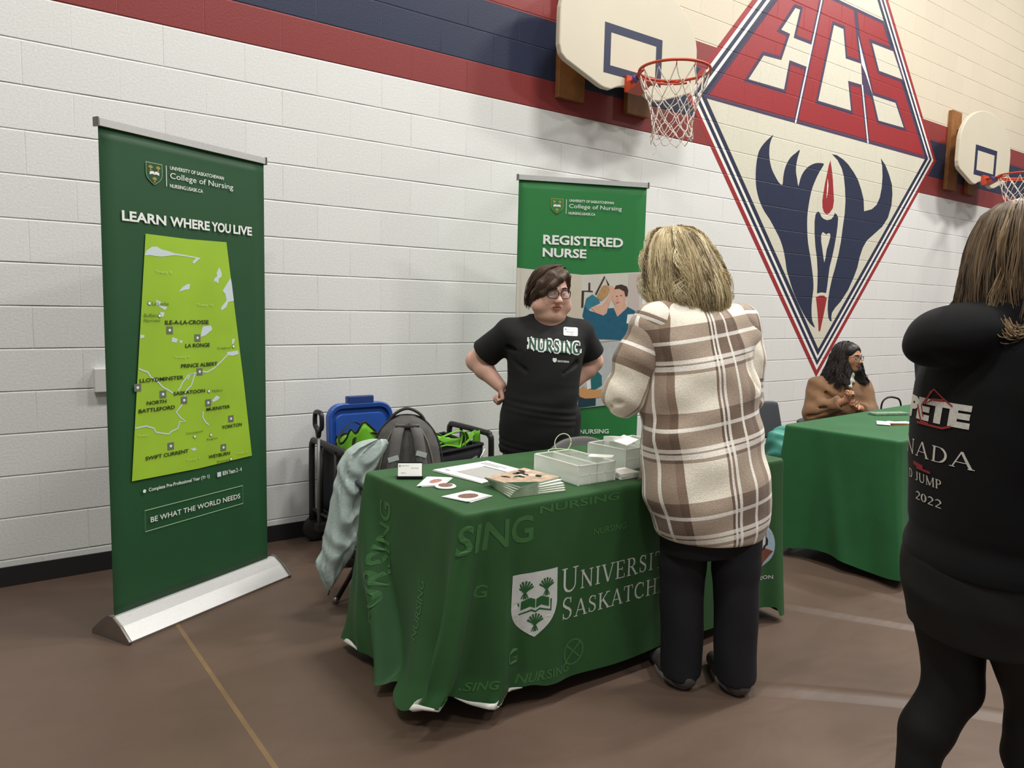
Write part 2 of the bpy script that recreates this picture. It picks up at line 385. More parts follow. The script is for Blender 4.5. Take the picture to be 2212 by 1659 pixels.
# ------------------------------------------------------------------ implicit surfaces -> one smooth mesh
class SDF:
    def __init__(s, lo, hi, h):
        s.lo = np.array(lo, float); s.h = h; s.n = np.ceil((np.array(hi)-s.lo)/h).astype(int)+1
        s.ax = [s.lo[i]+h*np.arange(s.n[i]) for i in range(3)]
        s.D = np.full(s.n, 0.3, dtype=np.float32)
    def _sl(s, lo, hi, pad):
        a = np.clip(np.floor((np.array(lo)-pad-s.lo)/s.h).astype(int), 0, s.n); b = np.clip(np.ceil((np.array(hi)+pad-s.lo)/s.h).astype(int)+1, 0, s.n)
        sl = tuple(slice(int(a[i]), int(b[i])) for i in range(3))
        X = s.ax[0][sl[0]][:, None, None]; Y = s.ax[1][sl[1]][None, :, None]; Z = s.ax[2][sl[2]][None, None, :]
        return sl, X, Y, Z
    def _mix(s, sl, d, k, op):
        D = s.D[sl]; d = d.astype(np.float32)
        if D.size == 0: return
        if op == 'sub':
            d = -d
            if k > 0:
                h = np.clip(0.5-0.5*(D-d)/k, 0, 1); s.D[sl] = D+(d-D)*h+k*h*(1-h)
            else: s.D[sl] = np.maximum(D, d)
        else:
            if k > 0:
                h = np.clip(0.5+0.5*(D-d)/k, 0, 1); s.D[sl] = D+(d-D)*h-k*h*(1-h)
            else: s.D[sl] = np.minimum(D, d)
    def cap(s, a, b, ra, rb=None, k=0.02, op='add', sc=(1, 1, 1)):
        rb = ra if rb is None else rb; a = np.array(a, float); b = np.array(b, float); sc = np.array(sc, float)
        R = max(ra, rb)*sc.max(); sl, X, Y, Z = s._sl(np.minimum(a, b)-R, np.maximum(a, b)+R, k+3*s.h)
        ab = (b-a)/sc; L = float(ab@ab)+1e-12
        px, py, pz = (X-a[0])/sc[0], (Y-a[1])/sc[1], (Z-a[2])/sc[2]
        t = np.clip((px*ab[0]+py*ab[1]+pz*ab[2])/L, 0, 1)
        d = (np.sqrt((px-ab[0]*t)**2+(py-ab[1]*t)**2+(pz-ab[2]*t)**2)-(ra+(rb-ra)*t))*sc.min()
        s._mix(sl, d, k, op); return s
    def chain(s, pts, r, k=0.02, op='add', sc=(1, 1, 1)):
        for i in range(len(pts)-1): s.cap(pts[i], pts[i+1], r[i], r[i+1], k, op, sc)
        return s
    def ell(s, c, r, k=0.02, op='add', M=None):
        c = np.array(c, float); r = np.array(r, float); R = r.max()
        sl, X, Y, Z = s._sl(c-R, c+R, k+3*s.h)
        px, py, pz = X-c[0], Y-c[1], Z-c[2]
        if M is not None:
            M = np.array(M)
            px, py, pz = M[0, 0]*px+M[1, 0]*py+M[2, 0]*pz, M[0, 1]*px+M[1, 1]*py+M[2, 1]*pz, M[0, 2]*px+M[1, 2]*py+M[2, 2]*pz
        k0 = np.sqrt((px/r[0])**2+(py/r[1])**2+(pz/r[2])**2)
        k1 = np.sqrt((px/r[0]**2)**2+(py/r[1]**2)**2+(pz/r[2]**2)**2)+1e-9
        s._mix(sl, k0*(k0-1)/k1, k, op); return s
    def loft(s, rows, k=0.02, op='add', M=None, p=2.0):
        """rows: (z, cx, cy, rx, ry); super-ellipse cross sections, optional local->grid matrix M (4x4)"""
        r = np.array(rows, float); r = r[np.argsort(r[:, 0])]
        if M is None:
            lo = np.array([(r[:, 1]-r[:, 3]).min(), (r[:, 2]-r[:, 4]).min(), r[0, 0]]); hi = np.array([(r[:, 1]+r[:, 3]).max(), (r[:, 2]+r[:, 4]).max(), r[-1, 0]])
            sl, X, Y, Z = s._sl(lo, hi, k+3*s.h)
        else:
            c = np.array([[x, y, z, 1] for z, cx, cy, rx, ry in rows for x in (cx-rx, cx+rx) for y in (cy-ry, cy+ry)])
            w = (np.array(M) @ c.T).T[:, :3]; sl, X0, Y0, Z0 = s._sl(w.min(0), w.max(0), k+3*s.h)
            I = np.linalg.inv(np.array(M))
            X, Y, Z = (I[i, 0]*X0+I[i, 1]*Y0+I[i, 2]*Z0+I[i, 3] for i in range(3))
        zq = np.clip(Z, r[0, 0], r[-1, 0])
        zz = np.linspace(r[0, 0], r[-1, 0], 200); ker = np.ones(9)/9
        prm = []
        for i in range(1, 5):
            v = np.interp(zz, r[:, 0], r[:, i]); v = np.convolve(np.pad(v, 4, 'edge'), ker, 'valid'); prm.append(np.interp(zq, zz, v))
        cx, cy, rx, ry = prm
        q = ((np.abs(X-cx)/rx)**p+(np.abs(Y-cy)/ry)**p)**(1.0/p)
        d = (q-1)*np.minimum(rx, ry)
        e = np.maximum(r[0, 0]-Z, Z-r[-1, 0])
        d = np.where(e > 0, np.sqrt(np.maximum(d, 0)**2+e**2), np.maximum(d, e))
        s._mix(sl, d, k, op); return s
    def cut(s, pt, nrm, k=0.0):
        """remove everything on the +nrm side of the plane"""
        n = np.array(nrm, float); n /= np.linalg.norm(n)
        X, Y, Z = s.ax[0][:, None, None], s.ax[1][None, :, None], s.ax[2][None, None, :]
        d = ((X-pt[0])*n[0]+(Y-pt[1])*n[1]+(Z-pt[2])*n[2]).astype(np.float32)
        if k > 0:
            h = np.clip(0.5-0.5*(s.D-d)/k, 0, 1); s.D = s.D+(d-s.D)*h+k*h*(1-h)
        else: s.D = np.maximum(s.D, d)
        return s
    def displace(s, fn):
        s.D = s.D+fn(s.ax[0][:, None, None], s.ax[1][None, :, None], s.ax[2][None, None, :]).astype(np.float32); return s
    def mesh(s, smooth=1):
        D = s.D; S = D < 0; n = np.array(D.shape)-1
        c = [S[i:n[0]+i, j:n[1]+j, k:n[2]+k] for i in (0, 1) for j in (0, 1) for k in (0, 1)]
        any_ = c[0].copy(); all_ = c[0].copy()
        for q in c[1:]: any_ |= q; all_ &= q
        act = any_ & ~all_; idx = np.full(act.shape, -1, dtype=np.int64); I = np.argwhere(act); idx[act] = np.arange(len(I))
        acc = np.zeros((len(I), 3)); cnt = np.zeros(len(I))
        cor = [(i, j, k) for i in (0, 1) for j in (0, 1) for k in (0, 1)]
        vals = {q: D[I[:, 0]+q[0], I[:, 1]+q[1], I[:, 2]+q[2]] for q in cor}
        for a in cor:
            for ax in range(3):
                if a[ax] == 0:
                    b = list(a); b[ax] = 1; b = tuple(b); va, vb = vals[a], vals[b]; m = (va < 0) != (vb < 0)
                    t = np.where(m, va/np.where(m, va-vb, 1), 0)
                    p = np.tile(np.array(a, float), (len(I), 1)); p[:, ax] += t
                    acc += p*m[:, None]; cnt += m
        V = s.lo+(I+acc/np.maximum(cnt, 1)[:, None])*s.h
        F = []
        for ax in range(3):
            sl0 = [slice(1, n[i]) for i in range(3)]; sl0[ax] = slice(0, n[ax]); sl1 = list(sl0); sl1[ax] = slice(1, n[ax]+1)
            A = S[tuple(sl0)]; B = S[tuple(sl1)]; E = np.argwhere(A != B); st = np.array([q.start for q in sl0]); P = E+st
            u, v = (ax+1) % 3, (ax+2) % 3
            def cell(du, dv):
                q = P.copy(); q[:, u] -= du; q[:, v] -= dv; return idx[q[:, 0], q[:, 1], q[:, 2]]
            q4 = np.stack([cell(1, 1), cell(0, 1), cell(0, 0), cell(1, 0)], 1)
            flip = ~A[tuple(E.T)]; q4[flip] = q4[flip][:, ::-1]; F.append(q4)
        F = np.concatenate(F); F = F[(F >= 0).all(1)]
        for _ in range(smooth):
            s_ = np.zeros_like(V); n_ = np.zeros(len(V))
            for i in range(4):
                a, b = F[:, i], F[:, (i+1) % 4]
                np.add.at(s_, a, V[b]); np.add.at(n_, a, 1); np.add.at(s_, b, V[a]); np.add.at(n_, b, 1)
            V = V*0.5+0.5*s_/np.maximum(n_, 1)[:, None]
        return V, F
    def build(s, name, m, parent=None, smooth=1, uvf=None, **kw):
        V, F = s.mesh(smooth)
        return mobj(name, V, F, m, parent, True, uv=(uvf(V) if uvf else None), **kw)

def frame(pos, z, x=None):
    """4x4 with local z along `z` and x near `x`"""
    z = Vector(z).normalized(); x = Vector(x) if x is not None else Vector((1, 0, 0))
    x = (x-z*x.dot(z)); x = x.normalized() if x.length > 1e-5 else z.orthogonal().normalized(); y = z.cross(x)
    return Matrix(((x.x, y.x, z.x, pos[0]), (x.y, y.y, z.y, pos[1]), (x.z, y.z, z.z, pos[2]), (0, 0, 0, 1)))

def hand(sd, M, curl=(20, 30, 20), spread=6, side=1, thumb=(40, 25), sc=1.0, k=0.006):
    """palm and five fingers: local +z runs from the wrist to the knuckles, +x towards the thumb (side = 1), -y is the palm"""
    T = lambda p: tuple(M @ Vector((p[0]*side, p[1], p[2])))
    R = 0.001*sc
    for x in (-26, -9, 9, 26):
        sd.cap(T((x*.55*R, 0, 4*R)), T((x*R*1.0, 0, (82-abs(x-4)*.16)*R)), 15*R, 11.5*R, k*1.6)
    L = {26: (40, 25, 20), 9: (45, 29, 21), -9: (41, 27, 20), -26: (32, 20, 18)}
    for j, x in enumerate((26, 9, -9, -26)):
        a = 0.0; sp = math.radians(spread*(1.2-j*.8)); p = Vector((x, 0, 82-abs(x-4)*.16)); r = 9.2 if x != -26 else 8.0
        for i, ln in enumerate(L[x]):
            a += math.radians(curl[i]*(1+.10*j)); d = Vector((math.sin(sp)*math.cos(a), -math.sin(a), math.cos(a)*math.cos(sp)))
            q = p+d*ln; r2 = r*.9; sd.cap(T(p*R), T(q*R), r*R, r2*R, k*.5); p = q; r = r2
    a1, a2 = math.radians(thumb[0]), math.radians(thumb[1])
    p = Vector((18, -6, 18)); d = Vector((math.sin(a1), -.35, math.cos(a1))).normalized()
    for ln, r, r2 in ((40, 14, 11), (31, 11, 9.5), (24, 9.5, 8)):
        q = p+d*ln; sd.cap(T(p*R), T(q*R), r*R, r2*R, k); p = q
        d = (d+Vector((-math.sin(a2)*.5, -.25, .1))).normalized()

def head_sdf(sd, M, s=1.0, fat=0.0, neck=None, k=0.014, nose=1.0):
    """skull, jaw, cheeks, nose, brows, lips and ears around the origin at mid head; local -y is the face, +z up"""
    T = lambda p: tuple(M @ (Vector(p)*s)); Rm = M.to_3x3(); E = lambda c, r, kk=k, op='add': sd.ell(T(c), tuple(q*s for q in r), kk, op, Rm)
    f = fat
    E((0, .012, .035), (.074, .094, .083)); E((0, -.03, .0), (.066, .062, .088), .02)
    E((0, -.042, -.062), (.050+f*.5, .042, .045), .03); E((0, -.064, -.094), (.026, .022, .019), .02)
    for x in (-1, 1):
        E((x*.040, -.058, -.020), (.028+f*.4, .026, .030), .02)
        if f: E((x*(.050+f*.3), -.035, -.060), (.030+f, .042, .040), .03)
        sd.cap(T((x*.012, -.090, .024)), T((x*.045, -.074, .026)), .010*s, .008*s, .012)
        E((x*.030, -.090, .004), (.017, .012, .012), .012, 'sub')
        E((x*.076, .010, -.005), (.010, .020, .031), .008); E((x*.083, .006, -.004), (.006, .011, .019), .004, 'sub')
        E((x*.011, -.100*nose, -.032), (.011, .012, .009), .006)
    sd.cap(T((0, -.088, .012)), T((0, -.108*nose, -.026)), .009*s, .013*s, .010)
    E((0, -.112*nose, -.029), (.011, .010, .010), .006)
    E((0, -.084, -.058), (.026, .012, .013), .01)
    sd.cap(T((-.019, -.088, -.060)), T((.019, -.088, -.060)), .0022*s, .0022*s, .003, 'sub')
    if f: E((0, -.030, -.108), (.056+f, .052, .034), .03)

def face_parts(parent, M, s, mlip, mbrow, meye, miris, lids=None, fat=0.0):
    """lips, eyebrows and eyes as children of the body"""
    T = lambda p: M @ (Vector(p)*s)
    b = MB(); b.tube([T(p) for p in cr([(-.023, -.088, -.060), (-.009, -.0985, -.0545), (0, -.0985, -.0562), (.009, -.0985, -.0545), (.023, -.088, -.060)], 4)], [.0012]+[.0042*s]*15+[.0012], 8)
    b.tube([T(p) for p in cr([(-.021, -.088, -.0615), (0, -.0985, -.0665), (.021, -.088, -.0615)], 5)], [.0012]+[.0052*s]*9+[.0012], 8); b.build('lips', mlip, parent, True)
    for x in (-1, 1):
        b = MB(); b.tube([T((x*.013, -.1005, .026)), T((x*.030, -.096, .031)), T((x*.049, -.082, .027))], [.0035*s, .0035*s, .0015*s], 6); b.build('eyebrow', mbrow, parent, True)
        e = MB(); e.sphere(T((x*.030, -.078, .004)), .0125*s, 16, 10); eo = e.build('eye', meye, parent, True)
        i = MB(); i.sphere(T((x*.030+.001, -.0865, .003)), (.0052*s, .0045*s, .0052*s), 10, 6); i.build('iris', miris, eo, True)
        if lids:
            pole = Vector((0, -.42, .90)).normalized(); px_ = Vector((1, 0, 0)); py_ = pole.cross(px_)
            l = MB(); l.grid(20, 7, lambda u, v, x=x: T(Vector((x*.030, -.078, .004))+(pole*math.cos(1.32*v)+(px_*math.cos(2*math.pi*u)+py_*math.sin(2*math.pi*u))*math.sin(1.32*v))*.0137), True); l.build('eyelid', lids, parent, True)

def tubes_mesh(paths, rads, seg=5):
    """many strands at once: paths (n, m, 3), rads (n, m) -> numpy verts, quads"""
    P = np.asarray(paths, float); n, m, _ = P.shape; t = np.gradient(P, axis=1); t /= np.linalg.norm(t, axis=2, keepdims=True)+1e-9
    ref = np.zeros_like(t); ref[..., 0] = 1; u = np.cross(t, ref); bad = np.linalg.norm(u, axis=2) < .2; ref2 = np.zeros_like(t); ref2[..., 1] = 1
    u[bad] = np.cross(t, ref2)[bad]; u /= np.linalg.norm(u, axis=2, keepdims=True)+1e-9; w = np.cross(t, u)
    a = 2*np.pi*np.arange(seg)/seg; R = np.asarray(rads, float)[..., None, None]
    V = P[:, :, None, :]+R*(np.cos(a)[None, None, :, None]*u[:, :, None, :]+np.sin(a)[None, None, :, None]*w[:, :, None, :])
    I = np.arange(n*m*seg).reshape(n, m, seg); a0 = I[:, :-1]; a1 = I[:, 1:]
    F = np.stack([a0, np.roll(a0, -1, 2), np.roll(a1, -1, 2), a1], -1).reshape(-1, 4)
    return V.reshape(-1, 3), F

def hair_mat(name, cols, rough=0.5, vary=1.0):
    if name in MATS: return MATS[name]
    m = bpy.data.materials.new(name); m.use_nodes = True; MATS[name] = m; nt = m.node_tree; b = nt.nodes['Principled BSDF']
    b.inputs['Roughness'].default_value = rough; b.inputs['Specular IOR Level'].default_value = 0.35
    uv = nt.nodes.new('ShaderNodeUVMap'); sp = nt.nodes.new('ShaderNodeSeparateXYZ'); nt.links.new(uv.outputs[0], sp.inputs[0])
    r = nt.nodes.new('ShaderNodeValToRGB'); el = r.color_ramp.elements
    while len(el) < len(cols): el.new(0.5)
    for i, c in enumerate(cols): el[i].position = i/(len(cols)-1); el[i].color = c
    nt.links.new(sp.outputs[0], r.inputs[0]); nt.links.new(r.outputs[0], b.inputs['Base Color'])
    return m

# ------------------------------------------------------------------ setting: wall, floor, mural
WHITE = rgb(222, 222, 219); CREAM = rgb(208, 197, 176); CREAM2 = rgb(208, 204, 186); RED = rgb(134, 56, 55); RED2 = rgb(150, 46, 50); NAVY = rgb(43, 49, 71); PURP = rgb(72, 58, 84)
m_wall = block_mat('painted_block_white', WHITE)
m_cream = block_mat('painted_block_cream', CREAM, joint_dark=.3)
m_redb = block_mat('painted_block_red', RED, joint_dark=.12, rough=.45)
m_red2 = block_mat('painted_block_logo_red', RED2, joint_dark=.1, rough=.45, speck=.04)
m_navy = block_mat('painted_block_navy', NAVY, joint_dark=.2, rough=.45)
m_mcream = block_mat('painted_block_mural_cream', CREAM2, joint_dark=.3)
m_mwhite = block_mat('painted_block_mural_white', rgb(232, 228, 222), joint_dark=.1)
m_purp = block_mat('painted_block_purple', PURP, joint_dark=.1)
wall = mobj('wall_back', [(-6, 0, 0), (18, 0, 0), (18, 0, 7.2), (-6, 0, 7.2), (-6, .25, 0), (18, .25, 0), (18, .25, 7.2), (-6, .25, 7.2)],
            [(0, 1, 2, 3), (5, 4, 7, 6), (4, 0, 3, 7), (1, 5, 6, 2), (3, 2, 6, 7), (4, 5, 1, 0)], m_wall); tag(wall, kind='structure')
def on_wall(k): return lambda x, z: Vector((x, -0.0006*k, z))
def wpaint(name, VF, m, k, parent): return art(name, VF, m, on_wall(k), parent)
wpaint('cream_paint', rect2d(-6, 3.515, 18, 7.2), m_cream, 1, wall)
wpaint('lower_red_stripe', rect2d(-6, 2.726, 18, 2.926), m_redb, 1, wall)
wpaint('navy_stripe', rect2d(-6, 2.926, 18, 3.32), m_navy, 1, wall)
wpaint('upper_red_stripe', rect2d(-6, 3.32, 18, 3.515), m_redb, 1, wall)
DC = (5.171, 3.11)
def diam(d):
    s = 1-d/2.366; return [(DC[0]-2.12*s, DC[1]), (DC[0], DC[1]-2.366*s), (DC[0]+2.12*s, DC[1]), (DC[0], DC[1]+2.366*s)], [(0, 1, 2, 3)]
mural = wpaint('diamond_mural', diam(0), m_red2, 2, wall)
def mp(name, VF, m, k): return art(name, VF, m, on_wall(k), mural)
mp('white_band', diam(.071), m_mwhite, 3); mp('dark_band', diam(.118), m_navy, 4); mp('white_band', diam(.172), m_mwhite, 5)
mp('dark_band', diam(.215), m_navy, 6); mp('mural_ground', diam(.282), m_mcream, 7)
MU = {
'FL': [(4.241,2.945),(4.178,2.904),(4.112,2.853),(4.048,2.781),(4.022,2.695),(4.016,2.583),(4.029,2.488),(4.06,2.407),(4.114,2.328),(4.18,2.263),(4.258,2.206),(4.352,2.12),(4.434,2.038),(4.494,1.947),(4.534,1.853),(4.564,1.765),(4.61,1.692),(4.672,1.596),(4.763,1.485),(4.883,1.363),(5.003,1.271),(5.09,1.235),(5.035,1.302),(5.011,1.396),(5.009,1.506),(5.019,1.615),(5.003,1.708),(4.969,1.814),(4.93,1.92),(4.881,2.039),(4.854,2.158),(4.841,2.278),(4.851,2.384),(4.877,2.507),(4.92,2.602),(4.99,2.708),(5.063,2.792),(5.007,2.797),(4.913,2.783),(4.811,2.741),(4.738,2.685),(4.693,2.62),(4.667,2.544),(4.643,2.6),(4.615,2.67),(4.615,2.743),(4.633,2.81),(4.657,2.873),(4.592,2.834),(4.521,2.788),(4.465,2.723),(4.434,2.655),(4.423,2.589),(4.417,2.526),(4.358,2.546),(4.305,2.589),(4.252,2.64),(4.217,2.699),(4.195,2.773),(4.195,2.85),(4.214,2.902)],
'FR': [(5.189,2.904),(5.274,2.906),(5.393,2.88),(5.486,2.845),(5.599,2.781),(5.683,2.719),(5.756,2.632),(5.815,2.541),(5.841,2.422),(5.985,2.456),(6.075,2.509),(6.129,2.589),(6.153,2.691),(6.153,2.806),(6.133,2.903),(6.095,2.983),(6.195,2.927),(6.285,2.838),(6.356,2.746),(6.38,2.648),(6.378,2.53),(6.323,2.398),(6.22,2.297),(6.053,2.201),(5.934,2.134),(5.865,2.056),(5.816,1.954),(5.789,1.854),(5.734,1.753),(5.643,1.619),(5.522,1.501),(5.426,1.435),(5.373,1.385),(5.365,1.337),(5.378,1.298),(5.346,1.301),(5.312,1.336),(5.291,1.416),(5.287,1.496),(5.303,1.608),(5.333,1.721),(5.377,1.834),(5.42,1.964),(5.448,2.093),(5.465,2.237),(5.482,2.365),(5.481,2.492),(5.456,2.615),(5.422,2.721),(5.375,2.793),(5.294,2.86)],
'TO': [(5.027,2.345),(5.053,2.327),(5.079,2.299),(5.123,2.283),(5.18,2.277),(5.249,2.293),(5.288,2.325),(5.304,2.357),(5.343,2.345),(5.37,2.316),(5.37,2.245),(5.359,2.15),(5.338,2.038),(5.308,1.926),(5.276,1.829),(5.265,1.734),(5.256,1.638),(5.244,1.575),(5.163,1.58),(5.086,1.567),(5.083,1.664),(5.073,1.773),(5.048,1.896),(5.006,2.017),(4.979,2.137),(4.967,2.243),(4.975,2.313),(4.997,2.337)],
'TH': [(5.118,2.16),(5.093,2.131),(5.1,2.069),(5.129,1.994),(5.157,1.917),(5.177,1.868),(5.194,1.919),(5.205,1.998),(5.234,2.063),(5.255,2.127),(5.246,2.154),(5.209,2.155),(5.182,2.14),(5.152,2.15)],
'DR': [(5.168,2.843),(5.2,2.771),(5.232,2.668),(5.256,2.562),(5.276,2.471),(5.265,2.4),(5.214,2.349),(5.165,2.331),(5.115,2.348),(5.085,2.391),(5.075,2.451),(5.085,2.529),(5.102,2.622),(5.127,2.716),(5.146,2.795)],
'HL': [(5.141,2.672),(5.16,2.606),(5.157,2.536),(5.142,2.477),(5.141,2.535),(5.14,2.611)],
'TP': [(5.07,1.531),(5.139,1.548),(5.209,1.55),(5.264,1.524),(5.243,1.431),(5.22,1.335),(5.196,1.248),(5.185,1.2),(5.156,1.2),(5.142,1.271),(5.116,1.382),(5.093,1.46)],
'ECUT': [(4.453,4.073),(4.525,4.076),(4.453,3.818),(4.738,3.819),(4.682,3.614),(4.411,3.618),(4.355,3.354),(3.843,3.346),(4.035,3.58),(4.29,3.593),(4.397,3.84),(4.264,3.846)],
'CCUT': [(5.078,4.071),(5.24,4.071),(5.313,3.817),(5.589,3.824),(5.637,3.632),(5.38,3.623),(5.467,3.357),(4.897,3.352)],
'S1': [(5.503,4.065),(5.846,3.569),(5.675,3.757),(5.6,3.821)],
'S2': [(5.767,4.056),(6.181,4.065),(6.411,3.83),(5.935,3.825)],
'S3': [(5.846,3.569),(6.303,3.573),(6.509,3.355),(5.992,3.346)],
'EL': [(3.273,3.097),(4.106,4.057)],
'DIV1': [(4.852,4.242),(4.557,3.091)],
'DIV2': [(5.637,3.632),(5.821,3.094)],
'SEP': [(5.422,4.275),(5.503,4.065)],
'TOPR': [(5.148,4.315),(5.958,4.307),(7.075,3.088)],
}
def grow(pts, d):
    """offset a simple polygon outwards by d"""
    P = [Vector(p) for p in pts]; n = len(P); A = sum(P[i].x*P[(i+1) % n].y-P[(i+1) % n].x*P[i].y for i in range(n)); sg = 1 if A > 0 else -1; out = []
    for i in range(n):
        e1 = (P[i]-P[i-1]).normalized(); e2 = (P[(i+1) % n]-P[i]).normalized(); n1 = Vector((e1.y, -e1.x))*sg; n2 = Vector((e2.y, -e2.x))*sg
        b = (n1+n2); b = b.normalized() if b.length > 1e-6 else n1; out.append(tuple(P[i]+b*(d/max(.45, b.dot(n1)))))
    return out
LET = [(3.275, 3.095), (7.07, 3.095), (5.958, 4.312), (4.36, 4.312)]
mp('letter_outline', poly2d(LET), m_purp, 8)
ins = lambda pts: grow(pts, -.032)
EL = [(3.275, 3.095), (4.557, 3.095), (4.87, 4.312), (4.36, 4.312)]; CL = [(4.557, 3.095), (5.821, 3.095), (5.637, 3.632), (5.6, 3.82), (5.503, 4.065), (5.422, 4.312), (4.87, 4.312)]
SL = [(5.821, 3.095), (7.07, 3.095), (5.958, 4.312), (5.422, 4.312), (5.503, 4.065), (5.846, 3.569), (5.66, 3.6)]
for nm, P in (('letter', EL), ('letter', CL), ('letter', SL)): mp(nm, poly2d(ins(P)), m_red2, 9)
for k in ('ECUT', 'CCUT', 'S2', 'S3'):
    mp('letter_outline', poly2d(grow(MU[k], .032)), m_purp, 10); mp('letter_counter', poly2d(MU[k]), m_mcream, 11)
mp('letter_gap', stroke2d([(4.87, 4.312), (4.557, 3.095)], .022), m_mwhite, 12); mp('letter_gap', stroke2d([(5.637, 3.632), (5.821, 3.095)], .024), m_mwhite, 12)
mp('letter_gap', poly2d(MU['S1']), m_mwhite, 12)
mp('flame', poly2d([(p.x, p.y) for p in cr([(x, y, 0) for x, y in MU['FL']], 2, True)]), m_navy, 8); mp('flame', poly2d(MU['FR']), m_navy, 8)
mp('torch', tri2d([(MU['TO'], [MU['TH']])]), m_navy, 8)
mp('red_drop', poly2d(MU['DR']), m_red2, 8); mp('drop_highlight', poly2d(MU['HL']), m_mwhite, 9); mp('torch_tip', poly2d(MU['TP']), m_red2, 8)
bb = MB(); bb.box((6, -.005, .047), (24, .01, .094)); bb.build('baseboard_back', mat('vinyl_base_black', rgb(34, 32, 34), .5), None); tag(bpy.data.objects['baseboard_back'], kind='structure')

cp = MB(); cp.box((-1.07, -.016, .968), (.17, .032, .118)); o = cp.build('cover_plate', mat('plate_white', rgb(214, 213, 209), .5), None, bev=.004); tag(o, 'white painted cover plate on the wall behind the map banner', 'cover plate')
# floor: brown protective vinyl sheets with creases
def floor_mat():
    m = bpy.data.materials.new('floor_vinyl'); m.use_nodes = True; nt = m.node_tree; N = nt.nodes.new; L = nt.links.new; b = nt.nodes['Principled BSDF']
    g = N('ShaderNodeNewGeometry')
    n = N('ShaderNodeTexNoise'); n.inputs['Scale'].default_value = 1.3; n.inputs['Detail'].default_value = 5; L(g.outputs['Position'], n.inputs[0])
    r = N('ShaderNodeValToRGB'); r.color_ramp.elements[0].position = .3; r.color_ramp.elements[1].position = .72
    r.color_ramp.elements[0].color = rgb(84, 68, 57); r.color_ramp.elements[1].color = rgb(104, 85, 73); L(n.outputs['Fac'], r.inputs[0])
    n2 = N('ShaderNodeTexNoise'); n2.inputs['Scale'].default_value = 260; n2.inputs['Detail'].default_value = 2; L(g.outputs['Position'], n2.inputs[0])
    mr = N('ShaderNodeMapRange'); mr.inputs[3].default_value = .86; mr.inputs[4].default_value = 1.14; L(n2.outputs['Fac'], mr.inputs[0])
    vm = N('ShaderNodeVectorMath'); vm.operation = 'SCALE'; L(r.outputs[0], vm.inputs[0]); L(mr.outputs[0], vm.inputs['Scale']); L(vm.outputs[0], b.inputs['Base Color'])
    b.inputs['Roughness'].default_value = .48; b.inputs['Specular IOR Level'].default_value = .4
    mp_ = N('ShaderNodeMapping'); mp_.inputs['Scale'].default_value = (.8, 1.5, 1); mp_.inputs['Rotation'].default_value = (0, 0, .45); L(g.outputs['Position'], mp_.inputs[0])
    n3 = N('ShaderNodeTexNoise'); n3.inputs['Scale'].default_value = 2.2; n3.inputs['Detail'].default_value = 3; n3.inputs['Distortion'].default_value = .6; L(mp_.outputs[0], n3.inputs[0])
    ad = N('ShaderNodeMath'); ad.operation = 'MULTIPLY_ADD'; ad.inputs[1].default_value = .006; L(n2.outputs['Fac'], ad.inputs[0]); L(n3.outputs['Fac'], ad.inputs[2])
    bp = N('ShaderNodeBump'); bp.inputs['Strength'].default_value = .3; bp.inputs['Distance'].default_value = .04; L(ad.outputs[0], bp.inputs['Height']); L(bp.outputs[0], b.inputs['Normal'])
    return m
fl = mobj('floor', [(-6, -9, 0), (18, -9, 0), (18, .1, 0), (-6, .1, 0), (-6, -9, -.1), (18, -9, -.1), (18, .1, -.1), (-6, .1, -.1)],
          [(0, 1, 2, 3), (7, 6, 5, 4), (4, 5, 1, 0), (6, 7, 3, 2), (7, 4, 0, 3), (5, 6, 2, 1)], floor_mat()); tag(fl, kind='structure')
def on_floor(k): return lambda x, y: Vector((x, y, .0005*k))
m_fline = mat('floor_line_ochre', rgb(122, 98, 70), .5, noise=.12, nscale=9)
art('painted_line', stroke2d([(-.989, -.2), (-.985, -9)], .017), m_fline, on_floor(1), fl)
m_seam = mat('floor_seam', rgb(146, 120, 106), .4, noise=.15, nscale=30)
def ridge(pts, w, h):
    b = MB(); P = cr([(x, y, 0) for x, y in pts], 8); n = len(P); vs = []; fs = []
    for i, p in enumerate(P):
        t = (P[min(i+1, n-1)]-P[max(i-1, 0)]).normalized(); nn = Vector((-t.y, t.x, 0)); e = min(1, min(i, n-1-i)/4)
        for q in range(7):
            a = (q-3)/3; vs.append(p+nn*(a*w)+Vector((0, 0, h*e*(.5+.5*math.cos(math.pi*a))-.0004)))
    for i in range(n-1):
        for q in range(6): fs.append((i*7+q, i*7+q+1, (i+1)*7+q+1, (i+1)*7+q))
    b.add(vs, fs); return b
for pts, w, h in (([(1.82, -1.9), (1.9, -2.2), (1.97, -2.6), (2.2, -3.4)], .05, .012), ([(1.35, -2.1), (1.52, -2.42), (1.71, -2.74), (2.0, -3.2)], .05, .016), ([(.55, -2.55), (.85, -2.83), (1.06, -3.06), (1.3, -3.4)], .06, .014),
                  ([(1.5, -1.2), (1.62, -1.8), (1.66, -2.3)], .04, .008)):
    ridge(pts, w, h).build('vinyl_crease', fl.data.materials[0], fl, True)

